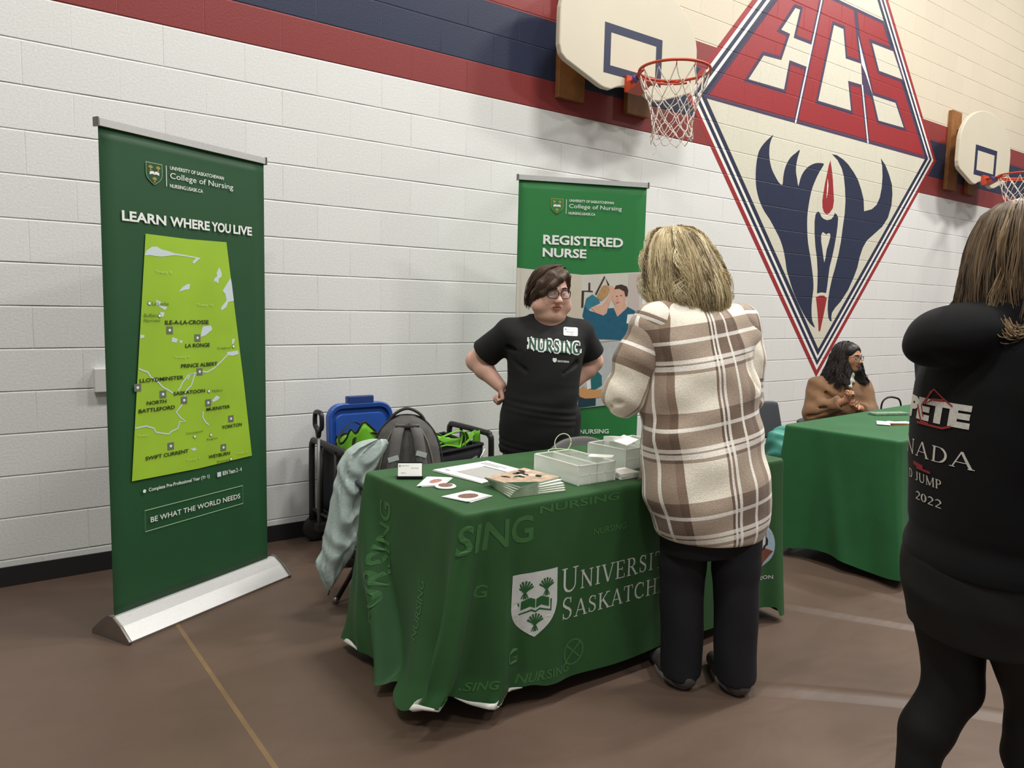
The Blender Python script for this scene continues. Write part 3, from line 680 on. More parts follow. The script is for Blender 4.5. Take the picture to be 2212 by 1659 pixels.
# ------------------------------------------------------------------ roll-up banners
m_gdark = mat('banner_dark_green', rgb(33, 78, 45), .55, noise=.03, nscale=6); m_ggreen = mat('banner_green', rgb(42, 122, 62), .5, noise=.03, nscale=6)
m_alu = mat('brushed_aluminium', rgb(196, 196, 194), .42, .35, noise=.04, nscale=90); m_chrome = mat('chrome_end_cap', rgb(150, 146, 142), .18, .9)
m_wprint = mat('white_print', rgb(232, 234, 230), .6); m_gold = mat('gold_print', rgb(186, 160, 78), .6); m_gprint = mat('pale_green_line', rgb(170, 200, 160), .6)
m_lime = mat('map_lime', rgb(152, 190, 48), .6, noise=.08, nscale=3.5); m_lake = mat('map_lake', rgb(202, 214, 218), .6); m_black = mat('black_print', rgb(28, 32, 24), .6)
m_sq = mat('map_grey_square', rgb(104, 112, 100), .6); m_olive = mat('map_olive_print', rgb(92, 112, 44), .6); m_pale = mat('map_pale_print', rgb(196, 216, 120), .6)
m_pole = mat('pole_grey', rgb(120, 120, 118), .4, .6)

def wheat(cx, cy, s):
    out = [stroke2d([(cx, cy-.5*s), (cx, cy+.1*s)], .10*s), stroke2d([(cx-.14*s, cy-.12*s), (cx+.14*s, cy-.12*s)], .07*s)]
    for a in (-62, -40, -18, 5, 28, 50, 68):
        r = math.radians(a); d = (math.sin(r), math.cos(r)); out.append(stroke2d([(cx, cy-.15*s), (cx+d[0]*.5*s, cy-.1*s+d[1]*.55*s)], [.05*s, .12*s]))
    for a in (-24, -8, 8, 24):
        r = math.radians(a); out.append(stroke2d([(cx, cy-.12*s), (cx+math.sin(r)*.45*s, cy-.12*s-math.cos(r)*.42*s)], .06*s))
    return merge2d(out)
def shield_outline(x0, y0, x1, y1):
    w = x1-x0; h = y1-y0; pts = [(x0, y1), (x1, y1)]
    for t in np.linspace(0, 1, 10): pts.append((x1-w*.5*(.25*t+.75*t**2.3), y1-h*(.52+.48*t**.92)))
    for t in np.linspace(1, 0, 10)[1:]: pts.append((x0+w*.5*(.25*t+.75*t**2.3), y1-h*(.52+.48*t**.92)))
    return pts
def crest(x0, y0, x1, y1, fn, parent, mats, filled=False, inner=0.006):
    m_edge, m_in, m_wheat, m_book = mats; w = x1-x0; h = y1-y0; o = shield_outline(x0, y0, x1, y1)
    cut = .03 if filled else 0
    s = art('crest_shield', poly2d(o), m_edge, lambda x, y: fn(x, y, 1), parent, cut)
    if not filled: art('crest_field', poly2d(grow(o, -inner)), m_in, lambda x, y: fn(x, y, 2), parent)
    for cx, cy in ((x0+.27*w, y1-.24*h), (x1-.27*w, y1-.24*h), (x0+.5*w, y0+.24*h)):
        art('crest_wheat_sheaf', wheat(cx, cy, .30*w if not filled else .36*w), m_wheat, lambda x, y: fn(x, y, 3), parent, cut)
    cx, cy = x0+.5*w, y0+.53*h; bw = .30*w
    L = [(cx, cy-.09*h), (cx-.4*bw, cy-.05*h), (cx-bw, cy-.10*h), (cx-bw, cy+.05*h), (cx-.4*bw, cy+.10*h), (cx, cy+.06*h)]
    R = [(2*cx-x, y) for x, y in L]
    art('crest_book', merge2d([poly2d(grow(L, -.010*w)), poly2d(grow(R, -.010*w))]), m_book, lambda x, y: fn(x, y, 3), parent, cut)
    if filled:
        art('crest_book', merge2d([stroke2d([(cx-bw*1.13, cy+.02*h), (cx-bw*1.13, cy-.155*h), (cx-.3*bw, cy-.10*h), (cx, cy-.135*h), (cx+.3*bw, cy-.10*h), (cx+bw*1.13, cy-.155*h), (cx+bw*1.13, cy+.02*h)], .035*w)]), m_book, lambda x, y: fn(x, y, 3), parent, cut)

def banner(A, B, H, base_lift, m_panel, label, wpanel, group):
    d = Vector((B[0]-A[0], B[1]-A[1], 0)); rz = math.atan2(d.y, d.x)
    r = empty('banner_stand', (A[0], A[1], 0), rz, label, 'banner', group); w = wpanel; z0 = base_lift
    b = MB()                                                                     # rounded wedge-shaped cassette
    prof = [(-.105, 0), (-.112, .012), (-.06, .062), (-.014, .092), (.012, .092), (.05, .066), (.105, .02), (.11, .006), (.104, 0)]
    n = len(prof); vs = [Vector((x, y, z)) for x in (-.008, w+.03) for y, z in prof]
    b.add(vs, [(i, i+n, (i+1) % n+n, (i+1) % n) for i in range(n)]); base = b.build('base', m_alu, r, False)
    for x, nm in ((-.02, 'end_cap'), (w+.03, 'end_cap')):
        e = MB(); e.add([Vector((x+dx, y*1.06, z*1.04)) for dx in (0, .012) for y, z in prof], [tuple(range(n)), tuple(range(2*n-1, n-1, -1))]+[(i, (i+1) % n, (i+1) % n+n, i+n) for i in range(n)])
        e.build(nm, m_chrome, base, False, bev=.002)
    p = MB(); p.grid(13, 40, lambda u, v: Vector((u*w, .004*math.sin(math.pi*u)*math.sin(math.pi*v)+.0015*math.sin(7*u+3*v), .085+v*(H-.085-.018))))
    panel = p.build('print_panel', m_panel, r, True, solid=.0015)
    t = MB(); t.rbox((w/2, 0, H-.008), (w+.012, .026, .028), .008); t.build('top_rail', m_alu, r)
    for x in (-.008, w+.008):
        c = MB(); c.rbox((x, 0, H-.008), (.008, .032, .034), .004); c.build('rail_end_cap', m_pole, r)
    c = MB(); c.tube([(w/2, .04, .08), (w/2, .02, H-.02)], .008, 8); c.build('pole', m_pole, r, True)
    return r, panel
def bfn(u, v, k=1): return Vector((u, -.0022-.0007*k+.004*0, v))
def on(k): return lambda u, v: bfn(u, v, k)
def letters(name, items, m, k, parent):
    for i in items: art(name, text_fit(*i) if len(i) == 5 else text_fit(*i[:5], bold=i[5]), m, on(k+3), parent)
BC = (m_gprint, m_gdark, m_gold, m_wprint)

r1, pn1 = banner((-1.226, -.883), (-.472, -.520), 2.045, 0, m_gdark, 'dark green roll-up banner with a lime map reading LEARN WHERE YOU LIVE', .828, None)
def bn_head(pn, dv, mats, w_on=0.0):
    crest(.195, 1.838+dv, .271, 1.925+dv, lambda x, y, k: bfn(x, y, k+4), pn, mats, False, .0022)
    art('logo_divider', rect2d(.2885, 1.840+dv, .2915, 1.924+dv), m_wprint, on(5), pn)
    letters('logo_lettering', [('UNIVERSITY OF SASKATCHEWAN', .308, 1.911+dv, .587, 1.926+dv, .012), ('College of Nursing', .308, 1.868+dv, .639, 1.899+dv), ('NURSING.USASK.CA', .306, 1.838+dv, .472, 1.853+dv, .012)], m_wprint, 2, pn)
bn_head(pn1, 0, BC)
letters('headline_lettering', [('LEARN', .084, 1.679, .284, 1.719, .03), ('WHERE', .303, 1.679, .505, 1.719, .03), ('YOU', .515, 1.678, .622, 1.720, .03), ('LIVE', .637, 1.679, .747, 1.719, .03)], m_wprint, 2, pn1)
mapp = art('map', poly2d([(.187, 1.637), (.39, 1.633), (.597, 1.637), (.685, 1.003), (.731, .631), (.42, .624), (.094, .630), (.135, 1.083)]), m_lime, on(3), pn1)
LAKES = [[(.18,1.55),(.188,1.569),(.215,1.587),(.237,1.589),(.26,1.579),(.291,1.575),(.322,1.568),(.37,1.565),(.42,1.56),(.454,1.557),(.436,1.544),(.419,1.529),(.409,1.535),(.428,1.554),(.37,1.559),(.322,1.56),(.259,1.55),(.229,1.55),(.206,1.552)],
 [(.554,1.522),(.567,1.497),(.566,1.479),(.55,1.471),(.546,1.447),(.532,1.46),(.521,1.452),(.526,1.47),(.541,1.482),(.538,1.496)],
 [(.617,1.478),(.623,1.456),(.634,1.373),(.601,1.367),(.591,1.345),(.563,1.328),(.559,1.341),(.592,1.374),(.585,1.403),(.57,1.417),(.593,1.447)],
 [(.396,1.442),(.391,1.419),(.366,1.415),(.338,1.406),(.355,1.425),(.379,1.44)],[(.227,1.371),(.25,1.362),(.246,1.348),(.28,1.342),(.268,1.328),(.249,1.338),(.23,1.348)],
 [(.245,1.321),(.266,1.318),(.26,1.301),(.244,1.298)],[(.459,1.258),(.503,1.261),(.509,1.243),(.472,1.218),(.445,1.211),(.45,1.236)],[(.301,1.215),(.328,1.205),(.32,1.19),(.296,1.195)],
 [(.332,1.197),(.353,1.2),(.344,1.184)],[(.151,1.229),(.169,1.225),(.166,1.215),(.149,1.213)],[(.621,1.197),(.637,1.199),(.63,1.177),(.618,1.173)],[(.587,1.137),(.653,1.143),(.658,1.126),(.624,1.12),(.596,1.123)],
 [(.501,.922),(.525,.943),(.546,.933),(.534,.923),(.506,.914)],[(.379,.719),(.406,.722),(.412,.71),(.397,.707)]]
RIV = [[(.596,1.129),(.558,1.098),(.512,1.067),(.477,1.053),(.45,1.058),(.416,1.052),(.386,1.05),(.373,1.027)],[(.405,1.051),(.375,1.045),(.348,1.018),(.331,.991),(.322,.984)],[(.41,1.047),(.391,1.0),(.364,.98)],
 [(.139,1.09),(.16,1.08),(.179,1.073),(.194,1.051),(.225,1.031),(.248,1.005),(.272,.992),(.297,.975)],[(.364,.98),(.352,.939),(.341,.92),(.311,.891),(.331,.866),(.357,.845),(.327,.848),(.318,.82),(.284,.81),(.271,.801),(.211,.817),(.2,.836),(.165,.85),(.115,.847)],[(.452,.878),(.449,.852),(.463,.828),(.481,.814)]]
for l in LAKES: art('map_lake', poly2d(l), m_lake, on(4), mapp)
for l in RIV: art('map_river', stroke2d(l, .006), m_lake, on(4.3), mapp)
for x, y in ((.288,1.244),(.428,1.208),(.436,1.058),(.131,1.013),(.248,.975),(.352,.939),(.479,.915),(.606,.827),(.28,.748),(.56,.698)):
    q = art('map_square', rect2d(x-.0155, y-.0155, x+.0155, y+.0155), m_sq, on(5), mapp); 
    art('map_dot', disc2d(x, y, .006), m_wprint, on(6), mapp)
for x, y in ((.195,1.356),(.241,1.305),(.627,1.163),(.484,.967),(.403,.772),(.491,.767),(.602,.637)):
    art('map_dot', disc2d(x, y, .0085), m_olive, on(5), mapp); art('map_dot', disc2d(x, y, .0062), m_wprint, on(6), mapp)
letters('map_lettering', [('ILE-A-LA-CROSSE',.266,1.268,.489,1.286,.02),('LA RONGE',.364,1.167,.493,1.184,.02),('PRINCE ALBERT',.34,1.08,.533,1.097,.02),('LLOYDMINSTER',.14,1.032,.351,1.048,.02),('NORTH',.17,.937,.263,.952,.02),('BATTLEFORD',.132,.907,.304,.923,.02),
  ('SASKATOON',.299,.964,.462,.980,.02),('MUENSTER',.468,.878,.601,.893,.02),('YORKTON',.552,.785,.669,.801,.02),('SWIFT CURRENT',.157,.706,.368,.722,.02),('WEYBURN',.475,.659,.596,.675,.02)], m_black, 4, mapp)
letters('map_town_lettering', [('La Loche',.208,1.348,.286,1.363),('Buffalo',.169,1.3,.228,1.314),('Narrows',.168,1.28,.243,1.293),('Creighton',.534,1.151,.612,1.163),('Melfort',.502,.96,.559,.972),('Caronport',.358,.784,.448,.796),('Regina',.468,.742,.526,.754),('Estevan',.523,.632,.592,.643)], m_olive, 4, mapp)
letters('map_treaty_lettering', [('Treaty 8',.227,1.478,.304,1.493),('Treaty 10',.431,1.343,.514,1.358),('Treaty 6',.308,1.12,.384,1.134),('Treaty',.124,.805,.175,.818),('Treaty 4',.356,.664,.427,.677),('Treaty 2',.631,.648,.699,.661)], m_pale, 4, mapp)
art('legend_dot', disc2d(.149, .578, .0075), m_wprint, on(5), pn1); art('legend_square', rect2d(.522, .565, .544, .587), m_lake, on(5), pn1)
letters('legend_lettering', [('Complete Pre-Professional Year (Yr 1)',.169,.567,.479,.587,.012),('BSN Years 2 - 4',.553,.567,.665,.587,.012)], m_wprint, 2, pn1)
art('slogan_frame', merge2d([stroke2d([(.148,.405),(.671,.409),(.671,.496),(.148,.495)], .0032, True)]), m_gprint, on(5), pn1)
letters('slogan_lettering', [('BE WHAT THE WORLD NEEDS',.174,.438,.654,.461,.008)], m_wprint, 2, pn1)

r2, pn2 = banner((.970, -.617), (1.708, -.926), 2.128, 0, m_ggreen, 'brighter green roll-up banner reading REGISTERED NURSE behind the person with hands on hips', .797, None)
bn_head(pn2, .086, (m_gold, m_ggreen, m_gold, m_wprint))
letters('headline_lettering', [('REGISTERED',.154,1.744,.656,1.800,.03),('NURSE',.153,1.671,.425,1.724,.03)], m_wprint, 2, pn2)
letters('foot_lettering', [('CAREERS IN NURSING',.165,.609,.608,.637,.02)], m_wprint, 2, pn2)
m_ph = mat('photo_pale_wall', rgb(206, 202, 192), .6, noise=.06, nscale=7); m_ph2 = mat('photo_grey_wall', rgb(186, 190, 190), .6, noise=.1, nscale=12); m_teal = mat('photo_teal_scrubs', rgb(28, 92, 118), .6, noise=.12, nscale=30)
m_teal2 = mat('photo_light_teal', rgb(48, 120, 140), .6, noise=.1, nscale=30); m_skin_p = mat('photo_skin', rgb(214, 168, 146), .6, noise=.06, nscale=30); m_hair_p = mat('photo_dark_hair', rgb(62, 46, 40), .6); m_blond_p = mat('photo_auburn_hair', rgb(178, 138, 92), .6, noise=.15, nscale=40)
m_dk_p = mat('photo_dark_teal', rgb(26, 62, 72), .6); m_tan_p = mat('photo_tan', rgb(206, 196, 176), .6, noise=.05, nscale=12)
ph = art('photograph', poly2d([(0, 1.602), (.403, 1.573), (.797, 1.604), (.797, 1.20), (0, 1.10)]), m_ph, on(3), pn2)
def pp(name, pts, m, k): art(name, poly2d(pts), m, on(k), ph)
pp('photo_wall_panel', [(.02, 1.595), (.03, 1.595), (.03, 1.12), (.02, 1.12)], m_tan_p, 4); pp('photo_wall_panel', [(.30, 1.575), (.40, 1.568), (.40, 1.18), (.30, 1.16)], m_tan_p, 4); pp('photo_curtain', [(.70, 1.59), (.775, 1.597), (.775, 1.25), (.70, 1.25)], mat('photo_pink_grey', rgb(196, 184, 178), .6), 4)
pp('photo_instrument', [(.403,1.48),(.445,1.481),(.444,1.528),(.456,1.528),(.457,1.482),(.474,1.479),(.474,1.472),(.419,1.474),(.417,1.38),(.403,1.377)], m_hair_p, 4.5)
pp('photo_scrubs', [(.424,1.394),(.457,1.361),(.496,1.349),(.547,1.333),(.575,1.357),(.56,1.26),(.545,1.19),(.509,1.19),(.412,1.327)], m_teal, 5)
pp('photo_hair', [(.533,1.51),(.554,1.518),(.579,1.501),(.573,1.461),(.532,1.42),(.496,1.439),(.51,1.467)], m_blond_p, 5.5)
pp('photo_scrubs', [(.574,1.377),(.61,1.381),(.637,1.328),(.7,1.39),(.749,1.367),(.764,1.34),(.76,1.279),(.745,1.186),(.545,1.191),(.542,1.262)], m_teal, 5.6)
pp('photo_neck', [(.624,1.402),(.681,1.423),(.697,1.383),(.637,1.328),(.61,1.381)], m_skin_p, 5.8)
pp('photo_face', [(.613,1.493),(.64,1.505),(.678,1.481),(.69,1.447),(.681,1.407),(.653,1.386),(.624,1.392),(.601,1.425),(.6,1.459)], m_skin_p, 6)
for ex, ey, ew in ((.628, 1.452, .012), (.655, 1.456, .012)): art('photo_eye', stroke2d([(ex-ew/2, ey), (ex+ew/2, ey)], .005), m_hair_p, on(6.3), ph)
art('photo_mouth', stroke2d([(.622, 1.414), (.633, 1.411), (.645, 1.417)], .006), mat('photo_lips', rgb(168, 96, 88), .6), on(6.3), ph); art('photo_nose', stroke2d([(.636, 1.447), (.630, 1.428), (.638, 1.426)], .004), mat('photo_shade', rgb(184, 134, 112), .6), on(6.3), ph)
pp('photo_hair', [(.609,1.492),(.619,1.516),(.655,1.524),(.691,1.512),(.701,1.488),(.697,1.454),(.683,1.451),(.675,1.481),(.641,1.497)], m_hair_p, 6.2)
pp('photo_sleeve', [(.471,1.459),(.515,1.43),(.523,1.41),(.463,1.381),(.446,1.361),(.424,1.394),(.433,1.434)], m_teal2, 6)
pp('photo_arm', [(.463,1.381),(.537,1.397),(.585,1.465),(.573,1.508),(.597,1.516),(.613,1.493),(.577,1.391),(.547,1.333),(.496,1.349)], m_skin_p, 6.4)
pp('photo_badge', [(.702,1.343),(.742,1.347),(.737,1.292),(.697,1.288)], m_wprint, 6.2)
art('photo_instrument', stroke2d([(.492,1.459),(.546,1.568),(.574,1.515)], .011), m_hair_p, on(6.6), ph)
ph = art('photograph', poly2d([(0, 1.10), (.53, 1.175), (.797, 1.20), (.797, .805), (.395, .765), (0, .74)]), m_ph2, on(3), pn2)
pp('photo_scrubs', [(.478,.938),(.487,.981),(.525,.992),(.549,.967),(.554,.909),(.514,.884),(.468,.88)], mat('photo_green_teal', rgb(36, 104, 108), .6), 5); pp('photo_scrubs', [(.402,.852),(.448,.827),(.516,.83),(.517,.783),(.402,.769)], m_dk_p, 4.5)
pp('photo_arm', [(.404,.881),(.437,.906),(.453,.884),(.521,.88),(.574,.887),(.591,.844),(.516,.83),(.448,.827),(.413,.838)], mat('photo_tan_skin', rgb(206, 152, 96), .6), 5.5); pp('photo_badge', [(.452,.931),(.478,.942),(.483,.888),(.457,.884)], m_wprint, 5.8)

# ------------------------------------------------------------------ basketball hoops on the wall
m_board = mat('backboard_offwhite', rgb(202, 194, 174), .5, noise=.02, nscale=5); m_bedge = mat('backboard_white_edge', rgb(228, 222, 214), .5); m_sqr = mat('target_navy', rgb(32, 40, 70), .5); m_rim = mat('rim_orange', rgb(186, 66, 36), .4, 0)
m_wood = mat('mounting_plank', rgb(140, 92, 48), .6, noise=.18, nscale=14); m_steel = mat('bracket_steel', rgb(92, 82, 74), .5, .6); m_net = mat('net_cord', rgb(214, 202, 190), .8); m_tape = mat('blue_tape', rgb(60, 60, 120), .6)
def hoop(cx, label, planks):
    r = empty('basketball_hoop', (cx, 0, 2.86), 0, label, 'basketball hoop')
    yb = -.30
    half = [(0.0, .045), (.07, .045), (.13, .03), (.20, .0), (.26, 0), (.30, .008), (.605, .115), (.645, .145), (.663, .20)]
    half += [(.663, .38)]+[(.663*math.cos(a), .40+.42*math.sin(a)) for a in np.linspace(.08, math.pi/2, 12)]
    out = half+[(-x, z) for x, z in reversed(half[:-1])][:-1]
    b = MB(); M = Matrix(((1, 0, 0, 0), (0, 0, 1, yb), (0, 1, 0, 0), (0, 0, 0, 1)))
    b.prism(out, 0, .045, M); bo = b.build('backboard', m_board, r, bev=.008)
    s = MB(); O = rect2d(-.275, .10, .285, .425)[0]; I = rect2d(-.215, .155, .225, .37)[0]
    art('target_square', tri2d([(O, [I])]), m_sqr, lambda x, z: Vector((x, yb-.0012, z)), bo)
    for px in planks:
        p = MB(); p.box((px, -.024, .40), (.235, .044, .88)); p.build('mounting_plank', m_wood, r, bev=.003)
        for z in (.62, .20):
            k = MB(); k.box((px*.8, -.15, z), (.05, .215, .04)); k.build('support_arm', m_steel, r)
    k = MB(); k.box((0, yb-.012, .06), (.15, .022, .11)); k.add([Vector(q) for q in ((-.07, yb-.02, .075), (.07, yb-.02, .075), (.05, yb-.16, .078), (-.05, yb-.16, .078), (-.07, yb-.02, .0), (.07, yb-.02, .0), (.05, yb-.16, .062), (-.05, yb-.16, .062))], [(0, 1, 2, 3), (7, 6, 5, 4), (0, 3, 7, 4), (2, 1, 5, 6), (3, 2, 6, 7), (1, 0, 4, 5)])
    k.build('rim_bracket', m_rim, r)
    ry, rz = yb-.385, .075; R = .2286
    k = MB(); k.tube([(R*math.cos(a), ry+R*math.sin(a), rz) for a in np.linspace(0, 2*math.pi, 48, endpoint=False)], .0095, 8, True)
    k.tube([(R*math.cos(a)*.985, ry+R*math.sin(a)*.985, rz-.022) for a in np.linspace(math.radians(20), math.radians(160), 20)], .008, 6)
    for sx in (-1, 1): k.tube([(sx*.06, yb-.05, rz-.01), (sx*.13, yb-.17, rz-.012), (sx*.19, yb-.26, rz-.006)], .009, 6)
    rim = k.build('rim', m_rim, r, True)
    for i in range(12):
        a = 2*math.pi*(i+.5)/12; h = MB(); h.tube([(R*math.cos(a), ry+R*math.sin(a), rz-.006), (R*1.02*math.cos(a), ry+R*1.02*math.sin(a), rz-.024), (R*.97*math.cos(a), ry+R*.97*math.sin(a), rz-.028)], .004, 5); h.build('net_hook', m_rim, rim)
    if planks[0] < 0:
        t = MB(); t.tube([(-.10, yb-.12, .07), (-.13, yb-.16, .045), (-.12, yb-.17, .03)], .018, 8); t.build('tape_wrap', m_tape, r)
    # diamond mesh net
    lev = [(0, -.025, R*.97), (1, -.13, R*.83), (2, -.20, R*.72), (3, -.265, R*.62), (4, -.32, R*.58), (5, -.37, R*.57), (6, -.42, R*.60), (7, -.455, R*.60)]
    nb = MB(); n = 12; rr = random.Random(3)
    J = {}
    for l, dz, q in lev:
        for i in range(n):
            a = 2*math.pi*(i+(.5 if l % 2 == 0 else 1.0))/n+rr.uniform(-.05, .05)*(l > 0)
            J[l, i] = Vector((q*math.cos(a), ry+q*math.sin(a), rz+dz+rr.uniform(-.012, .012)*(l > 1)))
    for l in range(7):
        for i in range(n):
            for d in (0, -1) if l % 2 == 0 else (0, 1):
                p, q = J[l, i], J[l+1, (i+d) % n]; mid = (p+q)/2+Vector((rr.uniform(-.006, .006), rr.uniform(-.006, .006), -.006))
                nb.tube(cr([p, mid, q], 3), .0032 if l else .004, 5)
    for i in (2, 7): nb.tube(cr([J[7, i], J[7, i]+Vector((.01, 0, -.03)), J[7, i]+Vector((-.015, .01, -.06))], 3), .0025, 4)
    nb.build('net', m_net, r, True)
    return r
hoop(2.17, 'near white fan-shaped basketball backboard with an orange rim and net', (-.33, .33))
hoop(7.82, 'far white fan-shaped basketball backboard at the right beyond the painted diamond', (-.20, .33))

# ------------------------------------------------------------------ tables and draped cloths
def cloth_mat(name, col, sheen=.03):
    if name in MATS: return MATS[name]
    m = mat(name, col, .62, noise=.10, nscale=5, bump=.12, bscale=420, sheen=sheen); return m
m_cloth = cloth_mat('tablecloth_green', rgb(41, 86, 43)); m_cloth2 = cloth_mat('tablecloth_bright_green', rgb(38, 98, 54)); m_hem = mat('cloth_white_hem', rgb(214, 214, 206), .7)
m_tabletop = mat('folding_table_top', rgb(190, 188, 182), .5); m_leg = mat('steel_leg_black', rgb(30, 30, 32), .4, .3)

def folding_table(loc, rz, w, d, h, label):
    t = empty('folding_table', loc, rz, label, 'table')
    b = MB(); b.rbox((0, 0, h-.022), (w, d, .036), .03); b.build('tabletop', m_tabletop, t, bev=.004)
    for sx in (-1, 1):
        for sy in (-1, 1):
            l = MB(); l.tube([(sx*(w/2-.22), sy*(d/2-.12), h-.04), (sx*(w/2-.20), sy*(d/2-.10), .012)], .013, 10); l.build('leg', m_leg, t, True)
        k = MB(); k.tube([(sx*(w/2-.215), -d/2+.12, .16), (sx*(w/2-.215), d/2-.12, .16)], .010, 8); k.build('stretcher', m_leg, t, True)
    return t

class Cloth:
    """rectangular top with skirts; drop(s) gives the hanging length, off(s, v, x, y) the extra outward displacement"""
    def __init__(s, w, d, h, drop, off, r=.03, step=.02):
        s.w, s.d, s.h, s.drop, s.off = w, d, h, drop, off
        hx, hy = w/2, d/2; P = []
        def side(a, b, n): 
            L = (Vector(b)-Vector(a)).length; k = max(2, int(L/step))
            for i in range(k): P.append((Vector(a).lerp(Vector(b), i/k), Vector(n)))
        def corner(c, a0):
            for i in range(16):
                a = math.radians(a0+90*i/16); P.append((Vector(c)+r*Vector((math.cos(a), math.sin(a))), Vector((math.cos(a), math.sin(a)))))
        side((-hx, hy-r), (-hx, -hy+r), (-1, 0)); corner((-hx+r, -hy+r), 180)
        side((-hx+r, -hy), (hx-r, -hy), (0, -1)); corner((hx-r, -hy+r), 270)
        side((hx, -hy+r), (hx, hy-r), (1, 0)); corner((hx-r, hy-r), 0)
        side((hx-r, hy), (-hx+r, hy), (0, 1)); corner((-hx+r, hy-r), 90)
        s.P = P; s.S = [0.0]
        for i in range(1, len(P)): s.S.append(s.S[-1]+(P[i][0]-P[i-1][0]).length)
        s.r = r
    def pt(s, p, n, v):
        er = .012; dr = s.drop(p, n)
        a = v*dr
        if a < er*1.57: an = a/er; out = er*math.sin(an)-er; z = s.h-er*(1-math.cos(an))
        else: out = 0; z = s.h-er-(a-er*1.57)
        o = s.off(p, n, v, out)
        return Vector((p.x+n.x*out+o.x, p.y+n.y*out+o.y, z+o.z))
    def build(s, name, m, parent=None, nv=44):
        V = []; F = []; n = len(s.P); vs = [0, .008, .018, .03]+list(np.linspace(.05, 1, nv))
        for v in vs:
            for p, nn in s.P: V.append(s.pt(p, nn, v))
        for j in range(len(vs)-1):
            for i in range(n): F.append((j*n+i, j*n+(i+1) % n, (j+1)*n+(i+1) % n, (j+1)*n+i)[::-1])
        # top: rings towards the middle
        prev = list(range(n))
        for q in (.97, .8, .5, .2):
            st = len(V)
            for p, nn in s.P:
                b = p-nn*.012; V.append(Vector((b.x*q, b.y*(q if q < .97 else .97), s.h+.0012*math.sin(9*b.x)*math.sin(11*b.y)*q)))
            cur = list(range(st, st+n))
            for i in range(n): F.append((prev[i], cur[i], cur[(i+1) % n], prev[(i+1) % n])[::-1])
            prev = cur
        V.append(Vector((0, 0, s.h))); c = len(V)-1
        for i in range(n): F.append((prev[i], c, prev[(i+1) % n])[::-1])
        s.obj = mobj(name, V, F, m, parent, True); return s.obj

T1 = ((.3975, -1.9225), 1.705, .705, .735)
def drop1(p, n):
    # cloth hangs to a few centimetres above the floor, further down at the left end
    d = .672
    if p.x < -.80: d = .692
    if p.x > .78: d = .715
    d -= .055*math.exp(-(math.hypot(p.x+.8525, p.y+.3525)/.16)**2)
    return d
def bump_(x, c, w): return math.exp(-((x-c)/w)**2)
def off1(p, n, v, out):
    o = Vector((0, 0, 0)); hx, hy = 1.705/2, .705/2; v2 = v**1.35
    # front left corner: the spare cloth stands out as a fin swinging to the left, its foot trailing back
    dl = math.hypot(p.x+hx, p.y+hy); lw = .055 if n.x < -.72 else .13
    f = math.exp(-(dl/lw)**2); o += Vector((-.120, -.004, 0))*f*v**1.05+Vector((0, .045, 0))*f*v**3
    if n.y < -.5:
        o.y += .02*v2*math.exp(-((dl-.16)/.12)**2)-.036*v*(bump_(dl, .055, .02)-1.1*bump_(dl, .10, .022)+.8*bump_(dl, .155+.03*v, .026)-.6*bump_(dl, .21+.04*v, .03)+.4*bump_(dl, .33+.06*v, .05))
    if n.x < -.5: o.x += .018*v*bump_(dl, .10, .03)-.105*v**3*bump_(p.y, -.15, .12)
    # back left corner: a long fold runs from the corner diagonally forward, steep on its front side
    db = math.hypot(p.x+hx, p.y-hy); f = math.exp(-(db/.16)**2)
    o += Vector((-.060, .10 if n.y > -.2 else 0, 0))*f*v2
    if n.x < -.5:
        q = db-(.035+.30*v**1.2); o.x += -.105*v**1.1*math.exp(-(q/(.085 if q < 0 else .024))**2)+.022*v*bump_(q, .055, .03)
        o.x += -.018*v*bump_(db, .02+.10*v, .02)+.010*v*math.sin(30*(p.y+.4*v))*bump_(v, .9, .25)
    # front right corner
    dr = math.hypot(p.x-hx, p.y+hy); f = math.exp(-(dr/.16)**2); o += Vector((.02, -.04, 0))*f*v2
    if n.y < -.5: o.y += -.012*v2*bump_(dr, .06, .03)+.016*v*bump_(dr, .13, .03)-.006*v*math.sin(5*p.x+1)-.004*v
    if n.x > .5: o.x += .012*v*math.sin(22*p.y)
    if v > .93 and n.y < -.3: o.z += .006*math.sin(11*p.x)
    if v > .9 and dl < .35: o.z += .035*(v-.9)/.1*math.sin(dl*24+.6)*.5; o.x -= .02*(v-.9)/.1
    return o
tb1 = folding_table((T1[0][0], T1[0][1], 0), 0, 1.66, .66, .735-.006, 'folding table under the green cloth with the white crest')
cl1 = Cloth(1.705, .705, .735, drop1, off1, step=.011); co1 = cl1.build('tablecloth', m_cloth); co1.location = (T1[0][0], T1[0][1], 0); co1.modifiers.new('sub', 'SUBSURF').render_levels = 1
tag(co1, 'green cloth printed with a white crest and UNIVERSITY OF SASKATCHEWAN', 'tablecloth')
def front1(x, z, k=1.0):
    X = x-T1[0][0]; p = Vector((X, -.705/2)); n = Vector((0, -1)); dr = drop1(p, n); a = (.735-.012-z)+.012*1.57
    q = cl1.pt(p, n, a/dr); return Vector((q.x, q.y-.0007*k, z))
def left1(y, z, k=1.0):
    p = Vector((-1.705/2, y-T1[0][1])); n = Vector((-1, 0)); dr = drop1(p, n); a = (.735-.012-z)+.012*1.57
    q = cl1.pt(p, n, a/dr); return Vector((q.x-.0008*k, q.y, z))
m_cprint = mat('cloth_white_print', rgb(206, 210, 206), .7, noise=.05, nscale=30); m_wm = mat('cloth_watermark', rgb(62, 112, 60), .62, noise=.10, nscale=5, sheen=.03); m_cgreen = mat('cloth_crest_green', rgb(38, 92, 46), .7)
